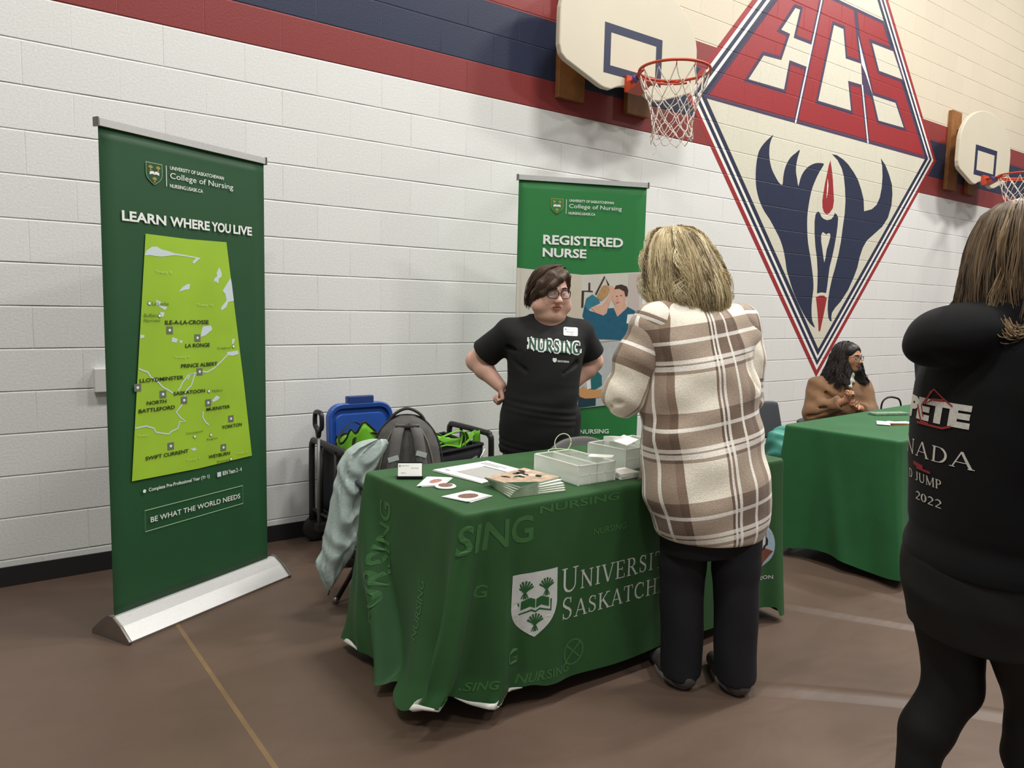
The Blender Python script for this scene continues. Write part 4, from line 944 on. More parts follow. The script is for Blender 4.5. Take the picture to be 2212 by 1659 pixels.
crest(-.245, .262, -.066, .492, lambda x, y, k: front1(x, y, 1.5+k*.8), co1, (m_cprint, m_cgreen, m_cgreen, m_cgreen), True)
def ctext(name, VF, m, fn, parent, k): return art(name, VF, m, lambda x, z: fn(x, z, k), parent, .05)
ctext('cloth_lettering', fit2d(serif2d('^UNIVERSITY ^OF', T=.13, t=.05), -.043, .388, .70, .478), m_cprint, front1, co1, 2)
ctext('cloth_lettering', fit2d(serif2d('^SASKATCHEWAN', T=.13, t=.05), -.036, .290, .70, .372), m_cprint, front1, co1, 2)
for s_, a in (('SING', (-.46, .60, -.175, .695)), ('NURSING', (-.15, .690, .22, .718)), ('G', (-.365, .44, -.33, .485)), ('NURSING', (.44, .55, .9, .63)), ('NURSING', (.10, .575, .26, .60)), ('G', (-.25, .175, -.205, .23)), ('NURSING', (-.40, .12, -.28, .15)), ('NURSING', (-.20, .10, 0, .135))):
    ctext('watermark_lettering', text_fit(s_, *a, bold=.02), m_wm, front1, co1, 2)
ctext('watermark_ring', merge2d([stroke2d(disc2d(.02, .165, .045)[0], .008, True), stroke2d([(-.012, .14), (.05, .195)], .008), stroke2d([(-.012, .195), (.05, .14)], .008)]), m_wm, front1, co1, 2)
V_, F_ = text_fit('NURSING', .14, 0, .62, .085, bold=.02)        # runs up the left side
art('watermark_lettering', ([(y-1.80, .04+x) for x, y in V_], F_), m_wm, lambda y, z: left1(y, z, 2), co1, .04)
V_, F_ = text_fit('NURSING', .25, 0, .45, .04, bold=.02); art('watermark_lettering', ([(y-2.06, .0+x) for x, y in V_], F_), m_wm, lambda y, z: left1(y, z, 2), co1, .04)
# round photograph printed at the right end of the front
cd = disc2d(1.095, .36, .075, .095, 28); art('printed_photograph', cd, mat('print_pale_blue', rgb(168, 190, 206), .7), lambda x, z: front1(x, z, 2), co1, .04)
art('printed_photograph', poly2d([(1.035, .44), (1.02, .34), (1.06, .29), (1.13, .30), (1.15, .37), (1.12, .44), (1.07, .45)]), mat('print_dark_hair', rgb(46, 36, 34), .7), lambda x, z: front1(x, z, 2.6), co1, .04)
art('printed_photograph', poly2d([(1.06, .425), (1.05, .36), (1.09, .34), (1.13, .37), (1.12, .42)]), mat('print_white_coat', rgb(222, 222, 222), .7), lambda x, z: front1(x, z, 3.2), co1, .04)
art('printed_photograph', poly2d([(1.02, .36), (1.03, .28), (1.10, .265), (1.16, .33), (1.13, .345), (1.07, .33)]), mat('print_red_brown', rgb(126, 70, 54), .7), lambda x, z: front1(x, z, 3.8), co1, .04)
ctext('cloth_lettering', text_fit('SASKATOON', 1.0, .205, 1.16, .222, bold=.01), m_cprint, front1, co1, 2)
# white hem turned up at the dragging corners
def hem(i0, i1, lift):
    n = len(cl1.P); V = []; F = []; idx = [i % n for i in range(i0, i1+1)]
    for j, i in enumerate(idx):
        p, nn = cl1.P[i]; q = cl1.pt(p, nn, 1.0); w = math.sin(math.pi*j/(len(idx)-1)); d = Vector((q.x-p.x*.9, q.y-p.y*.9, 0)).normalized()
        V += [q+Vector((0, 0, -.001)), q+d*(.018*w)+Vector((0, 0, -.004)), q+d*(.026*w+.004)+Vector((0, 0, lift*w)), q+d*(.015*w+.002)+Vector((0, 0, (lift+.014)*w))]
    for j in range(len(idx)-1):
        for k in range(3): F.append((4*j+k, 4*j+k+1, 4*j+k+5, 4*j+k+4))
    mobj('hem', V, F, m_hem, co1, True, solid=.001)
ci = [i for i, (p, n) in enumerate(cl1.P) if n.x < -.05 and n.y < -.05]
hem(ci[0]-9, ci[2], .004); hem(ci[2], ci[-1]+4, .006); hem(ci[-1]+8, ci[-1]+24, .004); hem(1, 7, .004)

# second table behind: brighter green cloth
T2C = (2.97, -1.98); R2 = math.radians(4)
def off2(p, n, v, out):
    o = Vector((0, 0, 0)); hx, hy = .9, .32; v2 = v**1.4
    for sx in (-1, 1):
        for sy in (-1, 1):
            f = math.exp(-(math.hypot(p.x-sx*hx, p.y-sy*hy)/.16)**2); o += Vector((sx*.05, sy*.09, 0))*f*v2
    if n.x < -.5:
        o.x += .02*v*(bump_(p.y, .13, .05)-bump_(p.y, .06-.12*v, .04)*1.2+bump_(p.y, -.14-.05*v, .05)*.8)
        if v > .9: o.z += .02*math.sin(p.y*13+1)*(v-.9)/.1
    if n.y < -.5: o.y += .014*v*math.sin(12*p.x)
    return o
tb2 = folding_table((T2C[0], T2C[1], 0), R2, 1.76, .60, .75-.006, 'folding table under the plain green cloth where the person in brown sits')
cl2 = Cloth(1.8, .64, .75, lambda p, n: .70 if n.x > -.5 else .695, off2); co2 = cl2.build('tablecloth', m_cloth2); co2.location = (T2C[0], T2C[1], 0); co2.rotation_euler = (0, 0, R2)
co2.modifiers.new('sub', 'SUBSURF').render_levels = 1
tag(co2, 'plain bright green cloth over the table of the seated person in brown', 'tablecloth')

# ------------------------------------------------------------------ things on the first table
Z1 = .7365
m_paper = mat('paper_white', rgb(248, 248, 243), .7); m_ink = mat('ink_grey', rgb(120, 120, 118), .7); m_blackp = mat('black_plastic', rgb(26, 26, 28), .35)
def quad_frame(q):
    """q: four corners (x, y) in order; returns fn mapping unit square to the table top"""
    a, b, c, d = [Vector(p) for p in q]
    return lambda u, v, z: Vector((*( a*(1-u)*(1-v)+b*u*(1-v)+c*u*v+d*(1-u)*v), z))
def sheet(b, q, z, th=.0012):
    fn = quad_frame(q); c = [fn(u, v, z) for u, v in ((0, 0), (1, 0), (1, 1), (0, 1))]+[fn(u, v, z+th) for u, v in ((0, 0), (1, 0), (1, 1), (0, 1))]
    b.add(c, [(3, 2, 1, 0), (4, 5, 6, 7), (0, 1, 5, 4), (1, 2, 6, 5), (2, 3, 7, 6), (3, 0, 4, 7)])
def ptop(name, VF, m, q, z, parent): fn = quad_frame(q); return art(name, VF, m, lambda u, v: fn(u, v, z), parent)
def jit(q, d, seed):
    r = random.Random(seed); a = r.uniform(-.06, .06); c = sum((Vector(p) for p in q), Vector((0, 0)))/4; o = Vector((r.uniform(-d, d), r.uniform(-d, d)))
    return [tuple(Matrix.Rotation(a, 2) @ (Vector(p)-c)+c+o) for p in q]

# business card holder
h = empty('business_card_holder', (-.36, -1.765, Z1), math.radians(-30), 'small black business card holder at the back left of the table', 'card holder')
b = MB()
for pts in ([(-.044, .0, .001), (.044, .0, .001), (.044, .018, .050), (-.044, .018, .050)], [(-.046, .052, .001), (.046, .052, .001), (.046, .02, .055), (-.046, .02, .055)]): b.add([Vector(p) for p in pts], [(0, 1, 2, 3)])
b.add([Vector(p) for p in ((-.048, -.018, .002), (.048, -.018, .002), (.048, -.0195, .010), (-.048, -.0195, .010), (-.048, 0, .002), (.048, 0, .002))], [(0, 1, 2, 3), (0, 4, 5, 1)])
b.build('stand', m_blackp, h, solid=.002)
for i in range(3):
    c = MB(); c.add([Vector((x*.044, -.0045-.0035*i+t*.016, .004+t*.048)) for x, t in ((-1, 0), (1, 0), (1, 1), (-1, 1))], [(0, 1, 2, 3)])
    o = c.build('business_card', m_paper, None, solid=.0012); o.location = h.location; o.rotation_euler = h.rotation_euler
    tag(o, 'front white business card leaning in the small black holder' if i == 2 else 'white business card behind the front one in the small black holder', 'business card', 'business cards in the holder')
crd = lambda x, t: Vector((x*.044, -.0128+t*.016, .0045+t*.048))
art('card_lettering', merge2d([text_fit('College of Nursing', -.75, .80, -.1, .9), text_fit('Nursing', .1, .62, .7, .72), text_fit('usask.ca', -.75, .3, -.35, .38), poly2d([(-.9, .9), (-.8, .9), (-.8, .8), (-.85, .76), (-.9, .8)])]), m_ink, crd, o)
# card and sticker stacks at the left end
def card_stack(q, n, label, pic, name='card', group=None, cat='card'):
    r = None
    c = sum((Vector(p) for p in q), Vector((0, 0)))/4
    for i in range(n):
        qq = jit(q, .012, 20+i+int(q[0][0]*1000)) if i < n-1 else q
        b = MB(); sheet(b, qq, Z1+.0016*i); o = b.build(name, m_paper)
        tag(o, label if i == n-1 else label.replace('topmost', 'one').replace('top ', 'lower '), cat, group)
        if i == n-1: pic(o, qq, Z1+.0016*n)
m_pic = mat('printed_picture', rgb(132, 96, 82), .6, noise=.35, nscale=120); m_pic2 = mat('printed_picture_pink', rgb(170, 120, 110), .6, noise=.35, nscale=90)
card_stack([(-.405, -1.905), (-.335, -1.935), (-.235, -1.855), (-.300, -1.80)], 3, 'topmost card with a small picture, stack nearest the card holder', lambda o, q, z: ptop('printed_picture', disc2d(.55, .5, .26, .26), m_pic2, q, z, o), group='cards beside the card holder')
card_stack([(-.405, -2.075), (-.372, -2.175), (-.262, -2.148), (-.285, -2.055)], 3, 'topmost square card with a round picture near the front left corner', lambda o, q, z: ptop('printed_picture', disc2d(.52, .5, .3, .32), m_pic, q, z, o), group='square cards near the front corner')
b = MB(); b.lathe([(0, 0), (.036, 0), (.0385, .003), (.035, .006), (0, .0075)], 28); o = b.build('round_badge', m_paper, None, True); o.location = (-.322, -1.955, Z1); tag(o, 'round white button badge lying between the two card stacks', 'badge')
art('printed_picture', disc2d(0, 0, .026, .026), m_pic, lambda x, y: Vector((x, y, .0082)), o)
# papers
qp = [(-.227, -1.709), (-.182, -1.985), (.075, -1.925), (.052, -1.675)]
for i in range(3):
    b = MB(); sheet(b, jit(qp, .006, 50+i) if i < 2 else qp, Z1+.002*i); o = b.build('information_sheet', m_paper)
    tag(o, ['lowest white information sheet of the pile behind the magazines', 'middle white information sheet of the pile behind the magazines', 'top white information sheet with a grey picture block on the pile'][i], 'paper', 'information sheets on the table')
fq = quad_frame(qp); zt = Z1+.0062
art('printed_block', rect2d(.30, .16, .92, .66), mat('print_grey', rgb(176, 176, 172), .7, noise=.15, nscale=160), lambda u, v: fq(u, v, zt), o)
art('printed_rule', merge2d([rect2d(.28, .68, .94, .71), rect2d(.08, .80, .5, .815), rect2d(.08, .86, .62, .875), rect2d(.1, .12, .2, .14)]), m_ink, lambda u, v: fq(u, v, zt), o)
# magazines
qm = [(-.185, -2.02), (-.205, -2.205), (.022, -2.20), (.040, -2.01)]
m_mag = mat('magazine_edge', rgb(146, 160, 136), .6, noise=.1, nscale=80); m_magc = mat('magazine_cover', rgb(206, 178, 154), .4, noise=.3, nscale=26); m_magg = mat('magazine_green', rgb(44, 84, 60), .4)
for i in range(6):
    q = [tuple(Matrix.Rotation(.05*(i-3)*(1 if i < 4 else 2.0), 2) @ (Vector(p)-Vector((-.18, -2.1)))+Vector((-.18, -2.1))) for p in qm]
    b = MB(); sheet(b, q, Z1+.0058*i, .0054); o = b.build('magazine', m_mag if i < 5 else [m_mag])
    tag(o, 'top magazine with a photo cover on the fanned stack' if i == 5 else 'magazine with pale edge in the fanned stack beside the papers', 'magazine', 'fanned magazines')
    z = Z1+.0058*i+.0056
    ptop('cover', rect2d(.01, .01, .99, .99), m_magc if i == 5 else m_paper, q, z, o); 
    if i == 5:
        for s in range(14):
            r_ = random.Random(s); x, y = r_.uniform(.05, .8), r_.uniform(.2, .9); ptop('cover_photo', disc2d(x, y, r_.uniform(.04, .12), r_.uniform(.03, .1), 9), [m_magg, mat('cover_dark', rgb(58, 50, 46), .4), mat('cover_pale', rgb(228, 214, 200), .4)][s % 3], q, z+.0002, o)
    ptop('cover_band', poly2d([(.55, .02), (.99, .02), (.99, .5), (.8, .3)]), m_magg, q, z+.0003, o)
# clear acrylic organisers
def acrylic():
    m = bpy.data.materials.new('clear_acrylic'); m.use_nodes = True; nt = m.node_tree; b = nt.nodes['Principled BSDF']; b.inputs['Base Color'].default_value = rgb(240, 244, 236); b.inputs['Roughness'].default_value = .25; b.inputs['Alpha'].default_value = .50; b.inputs['Specular IOR Level'].default_value = .8
    return m
m_acr = acrylic(); m_acre = mat('acrylic_edge', rgb(248, 250, 242), .3); m_trans = mat('frosted_edge', rgb(214, 220, 206), .35)
def organiser(o_, ex, ey, w, d, h, label, ndiv):
    """ex, ey: unit directions of width and depth on the table"""
    r = empty('clear_organiser_box', (o_[0], o_[1], Z1), 0, label, 'organiser')
    ex, ey = Vector((*ex, 0)).normalized(), Vector((*ey, 0)).normalized()
    Mx = Matrix(((ex.x, ey.x, 0, 0), (ex.y, ey.y, 0, 0), (0, 0, 1, 0), (0, 0, 0, 1)))
    def panel(name, c, s, m=m_acr): 
        b = MB(); b.box((0, 0, 0), s); b.v = [Mx @ (Vector(v)+Vector(c)) for v in b.v]; return b.build(name, m, r)
    t = .004
    panel('side_wall', (w/2, t/2, h/2), (w, t, h)); panel('side_wall', (w/2, d-t/2, h/2), (w, t, h)); panel('end_wall', (t/2, d/2, h/2), (t, d, h)); panel('end_wall', (w-t/2, d/2, h/2), (t, d, h)); panel('bottom', (w/2, d/2, t/2), (w, d, t))
    for i in range(ndiv): panel('divider', (w*(i+1)/(ndiv+1), d/2, h*.5), (t, d, h*.96))
    for c, s in (((w/2, t/2, h), (w, t*1.3, t)), ((w/2, d-t/2, h), (w, t*1.3, t)), ((t/2, d/2, h), (t*1.3, d, t)), ((w-t/2, d/2, h), (t*1.3, d, t)), ((w/2, d/2, h*.985), (t*1.2, d, t)), ((t/2, t/2, h/2), (t*1.3, t*1.3, h)), ((w-t/2, t/2, h/2), (t*1.3, t*1.3, h)), ((t/2, d-t/2, h/2), (t*1.3, t*1.3, h)), ((w/2, 0, h*.5), (w, .001, .003)), ((w*.3, 0, h*.5), (.003, .001, h)), ((w*.72, 0, h*.5), (.003, .001, h))):
        panel('edge_strip', c, s, m_acre)
    return r
organiser((.095, -2.190), (1, .0), (.02, 1), .185, .265, .072, 'clear divided organiser box at the middle of the table', 1)
ob2 = organiser((.425, -2.10), (1, .12), (-.12, 1), .30, .20, .085, 'clear organiser box with white slips on it beside the plaid jacket', 2)
b = MB(); b.box((0, 0, 0), (.10, .07, .0025), Euler((.18, -.12, .3)).to_matrix()); o = b.build('paper_slip', m_paper); o.location = (.53, -1.99, Z1+.098); tag(o, 'white paper slip lying on the right organiser box', 'paper')
b = MB(); b.box((0, 0, 0), (.07, .05, .02), Euler((-.1, .1, .1)).to_matrix()); o = b.build('small_box', m_paper); o.location = (.50, -1.95, Z1+.101); tag(o, 'small white carton standing on the right organiser box', 'box')
b = MB(); sheet(b, [(.235, -2.085), (.30, -2.15), (.345, -2.115), (.28, -2.05)], Z1+.0745, .002); o = b.build('paper_slip', m_paper); tag(o, 'white card resting on the right rim of the middle organiser', 'paper')
for i in range(3):
    b = MB(); sheet(b, jit([(.318, -2.12), (.300, -2.205), (.40, -2.20), (.40, -2.115)], .003, 80+i), Z1+.0075*i, .0068); o = b.build('notepad', m_paper); tag(o, ['bottom white notepad right of the middle organiser', 'middle white notepad right of the middle organiser', 'top white notepad right of the middle organiser'][i], 'notepad', 'white notepads')
# pale cord in loops
m_cord = mat('cord_pale_green', rgb(214, 226, 190), .5)
b = MB()
def loop(c, rx, rz, ax, tilt, a0=0, a1=360, n=30):
    P = []
    for k in range(n+1):
        a = math.radians(a0+(a1-a0)*k/n); P.append((c[0]+ax[0]*rx*math.cos(a)+tilt[0]*rz*math.sin(a), c[1]+ax[1]*rx*math.cos(a)+tilt[1]*rz*math.sin(a), c[2]+tilt[2]*rz*math.sin(a)))
    return P
b.tube(loop((.475, -1.655, .775), .036, .042, (.80, -.60), (.30, .2, .92)), .0022, 6); b.tube(loop((.435, -1.68, .745), .05, .030, (.8, -.6), (.6, .8, .16)), .0022, 6); b.tube(loop((.455, -1.70, .742), .05, .028, (.85, -.5), (.5, .85, -.05)), .0022, 6)
o = b.build('looped_cord', m_cord, None, True); tag(o, 'pale cord coiled in loops behind the middle organiser', 'cord')
c = MB(); c.box((.448, -1.69, .741), (.03, .012, .006)); c.build('cord_clip', m_blackp, o)
# things on the second table
b = MB(); b.rbox((0, 0, .006), (.26, .075, .011), .01, rot=Matrix.Rotation(-.35, 3, 'Z')); o = b.build('grey_packet', mat('packet_grey', rgb(120, 146, 122), .5, noise=.25, nscale=60)); o.location = (3.03, -1.82, .7525); tag(o, 'flat grey-green packet lying on the second table', 'packet')
b = MB(); b.tube([(-.06, 0, .006), (.03, 0, .006), (.07, 0, .006)], [.0055, .0055, .002], 8); o = b.build('pen', mat('pen_orange', rgb(206, 92, 48), .4), None, True); o.location = (2.63, -2.085, .7525); o.rotation_euler = (0, 0, -.5); tag(o, 'orange and white pen on the second table', 'pen')
c = MB(); c.tube([(-.10, 0, .006), (-.06, 0, .006)], .006, 8); c.build('pen_cap', m_paper, o, True)
for i, (px, py, a) in enumerate(((2.66, -2.02, .2), (2.72, -2.05, -.3), (2.60, -2.01, .5))):
    b = MB(); b.box((0, 0, .001+.0014*i), (.15, .07, .0013), Matrix.Rotation(a, 3, 'Z')); o = b.build('leaflet', m_paper); o.location = (px, py, .752); tag(o, 'white leaflet beside the orange pen on the second table', 'leaflet', 'leaflets by the pen')

# ------------------------------------------------------------------ chairs
m_plast = mat('chair_grey_plastic', rgb(66, 68, 72), .45, bump=.1, bscale=300); m_plast2 = mat('chair_warm_grey', rgb(92, 90, 88), .6, bump=.15, bscale=300)
def chair(loc, rz, label, m, wb=.44, top=.76, square=False):
    """front of the chair is local -y"""
    r = empty('folding_chair', loc, rz, label, 'chair', None)
    b = MB(); b.rbox((0, -.01, .435), (.42, .40, .025), .06, 5); b.build('seat', m, r, bev=.006)
    k = MB(); pw = 2.0 if not square else 8.0
    def bk(u, v):
        a = (u-.5)*2; zt = top-(.055 if not square else .012)*abs(a)**(2.6 if not square else 6); z = .56+v*(zt-.56); x = a*wb/2*(1-.05*v)
        return Vector((x, .20+.05*(v-.5)+.03*(1-a*a), z))
    k.grid(17, 8, bk); k.build('backrest', m, r, True, solid=.018, sub=1)
    for s in (-1, 1):
        l = MB(); l.tube([(s*min(.205, wb/2-.015), .225, top-.12), (s*min(.205, wb/2-.005), .17, .47), (s*.205, -.17, .02), (s*.205, -.175, .0)], .0115, 8); l.build('front_leg', m_leg, r, True)
        l = MB(); l.tube([(s*.19, -.08, .43), (s*.19, .10, .26), (s*.19, .26, .012)], .0115, 8); lo = l.build('rear_leg', m_leg, r, True)
        f = MB(); f.lathe([(.013, 0), (.014, .018), (.0125, .03)], 10, Matrix.Translation((s*.19, .262, 0))); f.build('foot_cap', m_chrome, lo, True)
    l = MB(); l.tube([(-.205, -.13, .08), (.205, -.13, .08)], .009, 8); l.build('stretcher', m_leg, r, True)
    return r
chair((-.085, -1.24, 0), math.radians(88), 'folding chair holding the grey backpack and the pale coat', m_plast, .28, .62)
chair((.80, -1.64, 0), math.radians(184)-math.radians(180), 'grey rounded chair pushed in behind the green table', m_plast2, .46, .735)
chair((2.46, -1.50, 0), math.radians(2), 'dark grey chair back between the two tables', m_plast, .44, .80, True)
chair((3.55, -1.18, 0), math.radians(0), 'chair under the person in the brown jacket', m_plast, .36, .57, True)

# ------------------------------------------------------------------ backpack on the first chair
m_bp = mat('backpack_charcoal', rgb(88, 86, 84), .85, noise=.12, nscale=40, bump=.25, bscale=500); m_bps = mat('backpack_strap', rgb(98, 96, 94), .8, noise=.08, nscale=60, bump=.2, bscale=600); m_bpd = mat('backpack_dark_trim', rgb(48, 47, 47), .7); m_refl = mat('reflective_tape', rgb(196, 206, 198), .4); m_pipe = mat('piping_tan', rgb(130, 122, 100), .7)
bp = empty('backpack', (-.028, -1.13, .452), math.radians(-27), 'charcoal grey backpack with straps standing behind the table', 'backpack')
sd = SDF((-.22, -.16, -.02), (.22, .16, .46), .007)
sd.loft([(.0, 0, 0, .150, .085), (.04, 0, 0, .163, .098), (.18, 0, 0, .162, .10), (.28, 0, 0, .148, .092), (.35, 0, 0, .118, .078), (.395, 0, 0, .075, .055), (.415, 0, 0, .03, .03)], .02, p=2.6)
sd.build('bag_body', m_bp, bp)
def bfront(x, z): 
    w = np.interp(z, [0, .18, .28, .35, .40], [.165, .162, .148, .118, .07]); d = np.interp(z, [0, .04, .18, .28, .35, .40], [.085, .098, .10, .092, .078, .05]); q = min(1, abs(x)/w); return -d*(1-q**2.6)**(1/2.6)
for s in (-1, 1):
    b = MB(); P = cr([(s*.030, bfront(.03, .385)-.006, .385), (s*.048, bfront(.048, .33)-.022, .33), (s*.066, bfront(.066, .2)-.028, .2), (s*.084, bfront(.084, .08)-.018, .08), (s*.095, bfront(.095, .01)-.006, .01)], 8)
    vs = []; fs = []
    for i, p in enumerate(P):
        for dx, dy in ((-.026, .004), (-.024, -.008), (0, -.012), (.024, -.008), (.026, .004), (0, .008)): vs.append(p+Vector((dx, dy, 0)))
    for i in range(len(P)-1):
        for k in range(6): fs.append((i*6+k, i*6+(k+1) % 6, (i+1)*6+(k+1) % 6, (i+1)*6+k))
    b.add(vs, fs); st = b.build('shoulder_strap', m_bps, bp, True)
    z = .235 if s < 0 else .255; x = s*.062; t = MB(); t.box((x, bfront(abs(x), z)-.041, z), (.048, .003, .022), Euler((0, s*.28, 0)).to_matrix()); t.build('reflective_patch', m_refl, st)
    pth = [(s*w, bfront(abs(s*w), z)-.004, z) for w, z in ((.055, .375), (.092, .30), (.118, .20), (.128, .10), (.130, .01))]; t = MB(); t.tube(cr(pth, 6), .0035, 6); t.build('piping', m_pipe, bp, True)
b = MB(); b.tube(cr([(-.095, -.01, .355), (-.062, -.012, .415), (0, -.012, .446), (.062, -.012, .418), (.095, -.01, .36)], 8), .0125, 8, flat=.55); b.build('carry_handle', m_bpd, bp, True)
b = MB(); b.box((0, bfront(0, .36)-.004, .372), (.11, .02, .014)); b.build('top_band', m_bpd, bp, bev=.004)
b = MB(); b.tube(cr([(-.158, -.05, .02), (-.166, -.03, .18), (-.150, -.02, .28), (-.115, -.015, .355), (-.05, -.01, .41), (.05, -.01, .41), (.115, -.015, .355), (.150, -.02, .28), (.166, -.03, .18), (.158, -.05, .02)], 6), .004, 6); b.build('zipper', m_bpd, bp, True)

# pale coat hanging over the chair
m_coat = mat('coat_pale_teal', rgb(170, 186, 180), .38, noise=.06, nscale=12, bump=.15, bscale=120)
ct = empty('coat', (-.385, -1.20, 0), math.radians(-23.8), 'pale teal padded coat hanging over the chair left of the table', 'coat')
q = lambda c: (c-735)*.00203
CR = np.array([(.12, q(709), .004, .006), (.15, q(710), .022, .020), (.19, q(711), .047, .034), (.24, q(714), .064, .042), (.33, q(731), .074, .046), (.48, q(746), .072, .044), (.60, q(755), .068, .040), (.66, q(768), .077, .038), (.70, q(778), .085, .034), (.735, q(787), .084, .030), (.765, q(800), .066, .024), (.785, q(812), .036, .014), (.792, q(815), .010, .005)])
def coat_pt(u, v):
    z = .12+v*.672+.0; a = 2*math.pi*u; cx, rx, ry = (float(np.interp(z, CR[:, 0], CR[:, k])) for k in (1, 2, 3))
    c, s_ = math.cos(a), math.sin(a); x = cx+rx*math.copysign(abs(c)**.75, c); y = ry*math.copysign(abs(s_)**.75, s_)
    e = min(1, rx/.05)
    f = .0050*(1-2*abs(math.sin(2.5*a+9*z+1.5*math.sin(7*z))))+.0055*(1-2*abs(math.sin(23*z+1.6*math.sin(3*a)+2.2*a)))*(.4+.6*math.sin(5*z+a)**2)+.003*math.sin(60*z+5*a+2*math.sin(20*z))
    z2 = z+.010*math.sin(2*a+11*z)*e
    return Vector((x+f*e*c, y+f*e*s_*1.6, z2))
b = MB(); b.grid(72, 110, coat_pt, True); b.build('coat_shell', m_coat, ct, True)
b = MB(); b.tube([(q(709), -.01, .15), (q(711), -.012, .125), (q(708), -.01, .11)], .003, 6); b.build('drawstring', m_bpd, ct, True)

# ------------------------------------------------------------------ wagon by the wall with its load
m_wf = mat('wagon_frame', rgb(44, 42, 42), .45, .2); m_wfab = mat('wagon_fabric', rgb(28, 29, 34), .8, noise=.15, nscale=30, bump=.2, bscale=300); m_grey = mat('rod_grey', rgb(126, 122, 120), .45, .4)
wg = empty('folding_wagon', (0, 0, 0), 0, 'black folding wagon with a pull handle parked along the wall', 'wagon')
X0, X1, Ya, Yb = -.09, .845, -.60, -.13
b = MB()
def tub(u, v):
    a = u*4; k = int(a) % 4; t = a-int(a); cs = [(X0+.03, Ya+.02), (X1-.07, Ya+.02), (X1-.07, Yb-.02), (X0+.03, Yb-.02)]; p = Vector(cs[k]).lerp(Vector(cs[(k+1) % 4]), t)
    sag = .03*math.sin(math.pi*t) if k in (0, 2) else .012*math.sin(math.pi*t); ix = (p.x-.37)*.04*(1-v); return Vector((p.x-ix, p.y, .20+v*(.365-sag)))
b.grid(64, 6, tub, True); b.add([Vector((x, y, .20)) for x, y in ((X0+.03, Ya+.02), (X1-.07, Ya+.02), (X1-.07, Yb-.02), (X0+.03, Yb-.02))], [(0, 1, 2, 3)]); b.build('fabric_tub', m_wfab, wg, True, solid=.006)
b = MB(); b.tube([tub(u, 1)+Vector((0, 0, .002)) for u in np.linspace(0, 1, 64, endpoint=False)], .011, 8, True); b.build('rim_binding', m_wfab, wg, True)
for x, nm, zt in ((X0, 'end_frame', .60), (X1-.02, 'end_frame', .625)):
    b = MB(); b.tube(cr([(x, Yb, .14), (x, Yb, zt-.07), (x, Yb-.02, zt-.012), (x, Yb-.06, zt), (x, Ya+.06, zt), (x, Ya+.02, zt-.012), (x, Ya, zt-.07), (x, Ya, .14)], 6), .0175, 10)
    for y in (-.27, -.46): b.tube([(x, y, zt-.01), (x, y, .20)], .010, 8)
    b.tube([(x, Ya, .20), (x, Yb, .20)], .010, 8); b.build(nm, m_wf, wg, True)
for y in (Ya, Yb):
    b = MB(); b.tube([(X0, y, .16), (X1-.02, y, .16)], .011, 8); b.build('side_rail', m_wf, wg, True)
    b = MB(); b.tube([(X0+.1, y, .17), (X1-.12, y, .50)], .008, 8); b.build('cross_brace', m_grey, wg, True)
b = MB(); b.tube([(.70, Ya-.02, .44), (.772, Ya-.012, .545)], .003, 6); b.build('pull_cord', m_paper, wg, True)
hd = MB(); hd.tube([(-.14, -.35, .15), (-.14, -.35, .66)], .009, 8); hs = hd.build('handle_stem', m_grey, wg, True)
hd = MB(); hd.tube(cr([(-.14, -.35, .655), (-.14, -.335, .69), (-.14, -.305, .71), (-.14, -.305, .765), (-.14, -.325, .785), (-.14, -.375, .785), (-.14, -.395, .765), (-.14, -.395, .71), (-.14, -.365, .69)], 5, True), .0135, 8, True); hd.build('handle_grip', m_blackp, hs, True)
b = MB(); b.box((-.12, -.35, .15), (.07, .05, .04)); b.build('handle_pivot', m_wf, wg)
for x in (X0+.03, X1-.08):
    for y in (Ya-.02, Yb+.02):
        w_ = MB(); M = Matrix.Translation((x, y, .075)) @ Matrix.Rotation(math.pi/2, 4, 'X'); w_.lathe([(.02, -.026), (.06, -.025), (.074, -.015), (.075, 0), (.074, .015), (.06, .025), (.02, .026)], 24, M); wo = w_.build('wheel', mat('wheel_rubber', rgb(38, 36, 36), .8), wg, True)
        c = MB(); c.lathe([(.018, -.030), (.026, -.027), (.026, .027), (.018, .030)], 14, M); c.build('wheel_hub', m_wf, wo, True)
        f = MB(); f.box((x, y*1.0, .12), (.035, .018, .10)); f.build('caster_fork', m_wf, wg)
# blue tote lid standing in the wagon
m_blue = mat('tote_blue', rgb(38, 78, 158), .38, noise=.05, nscale=20)
ld_ = empty('storage_tote_lid', (.19, -.20, .215), 0, 'blue plastic tote lid standing upright in the wagon', 'lid'); ld_.rotation_euler = (math.radians(-4), 0, 0)
def rr_(w, h, r, n=7):
    out = []
    for cx, cy, a0 in ((w/2-r, h-r, 0), (-w/2+r, h-r, 90), (-w/2+r, r, 180), (w/2-r, r, 270)):
        for k in range(n+1): a = math.radians(a0+90*k/n); out.append((cx+r*math.cos(a), cy+r*math.sin(a)))
    return out
MX = Matrix(((1, 0, 0, 0), (0, 0, 1, 0), (0, 1, 0, 0), (0, 0, 0, 1)))
b = MB(); o1, o2, o3 = rr_(.405, .585, .085), [(x*.9, .03+y*.9) for x, y in rr_(.405, .585, .075)], [(x*.80, .058+y*.80) for x, y in rr_(.405, .585, .06)]
def ring(pts, y): return [Vector((x, y, z)) for x, z in pts]
R_ = [ring(o1, .02), ring(o1, -.02), ring([(x*.975, .007+z*.975) for x, z in o1], -.026), ring(o2, -.022), ring(o2, -.004), ring(o3, -.004), ring([(x*.97, .01+z*.965) for x, z in o3], -.014)]; n = len(o1)
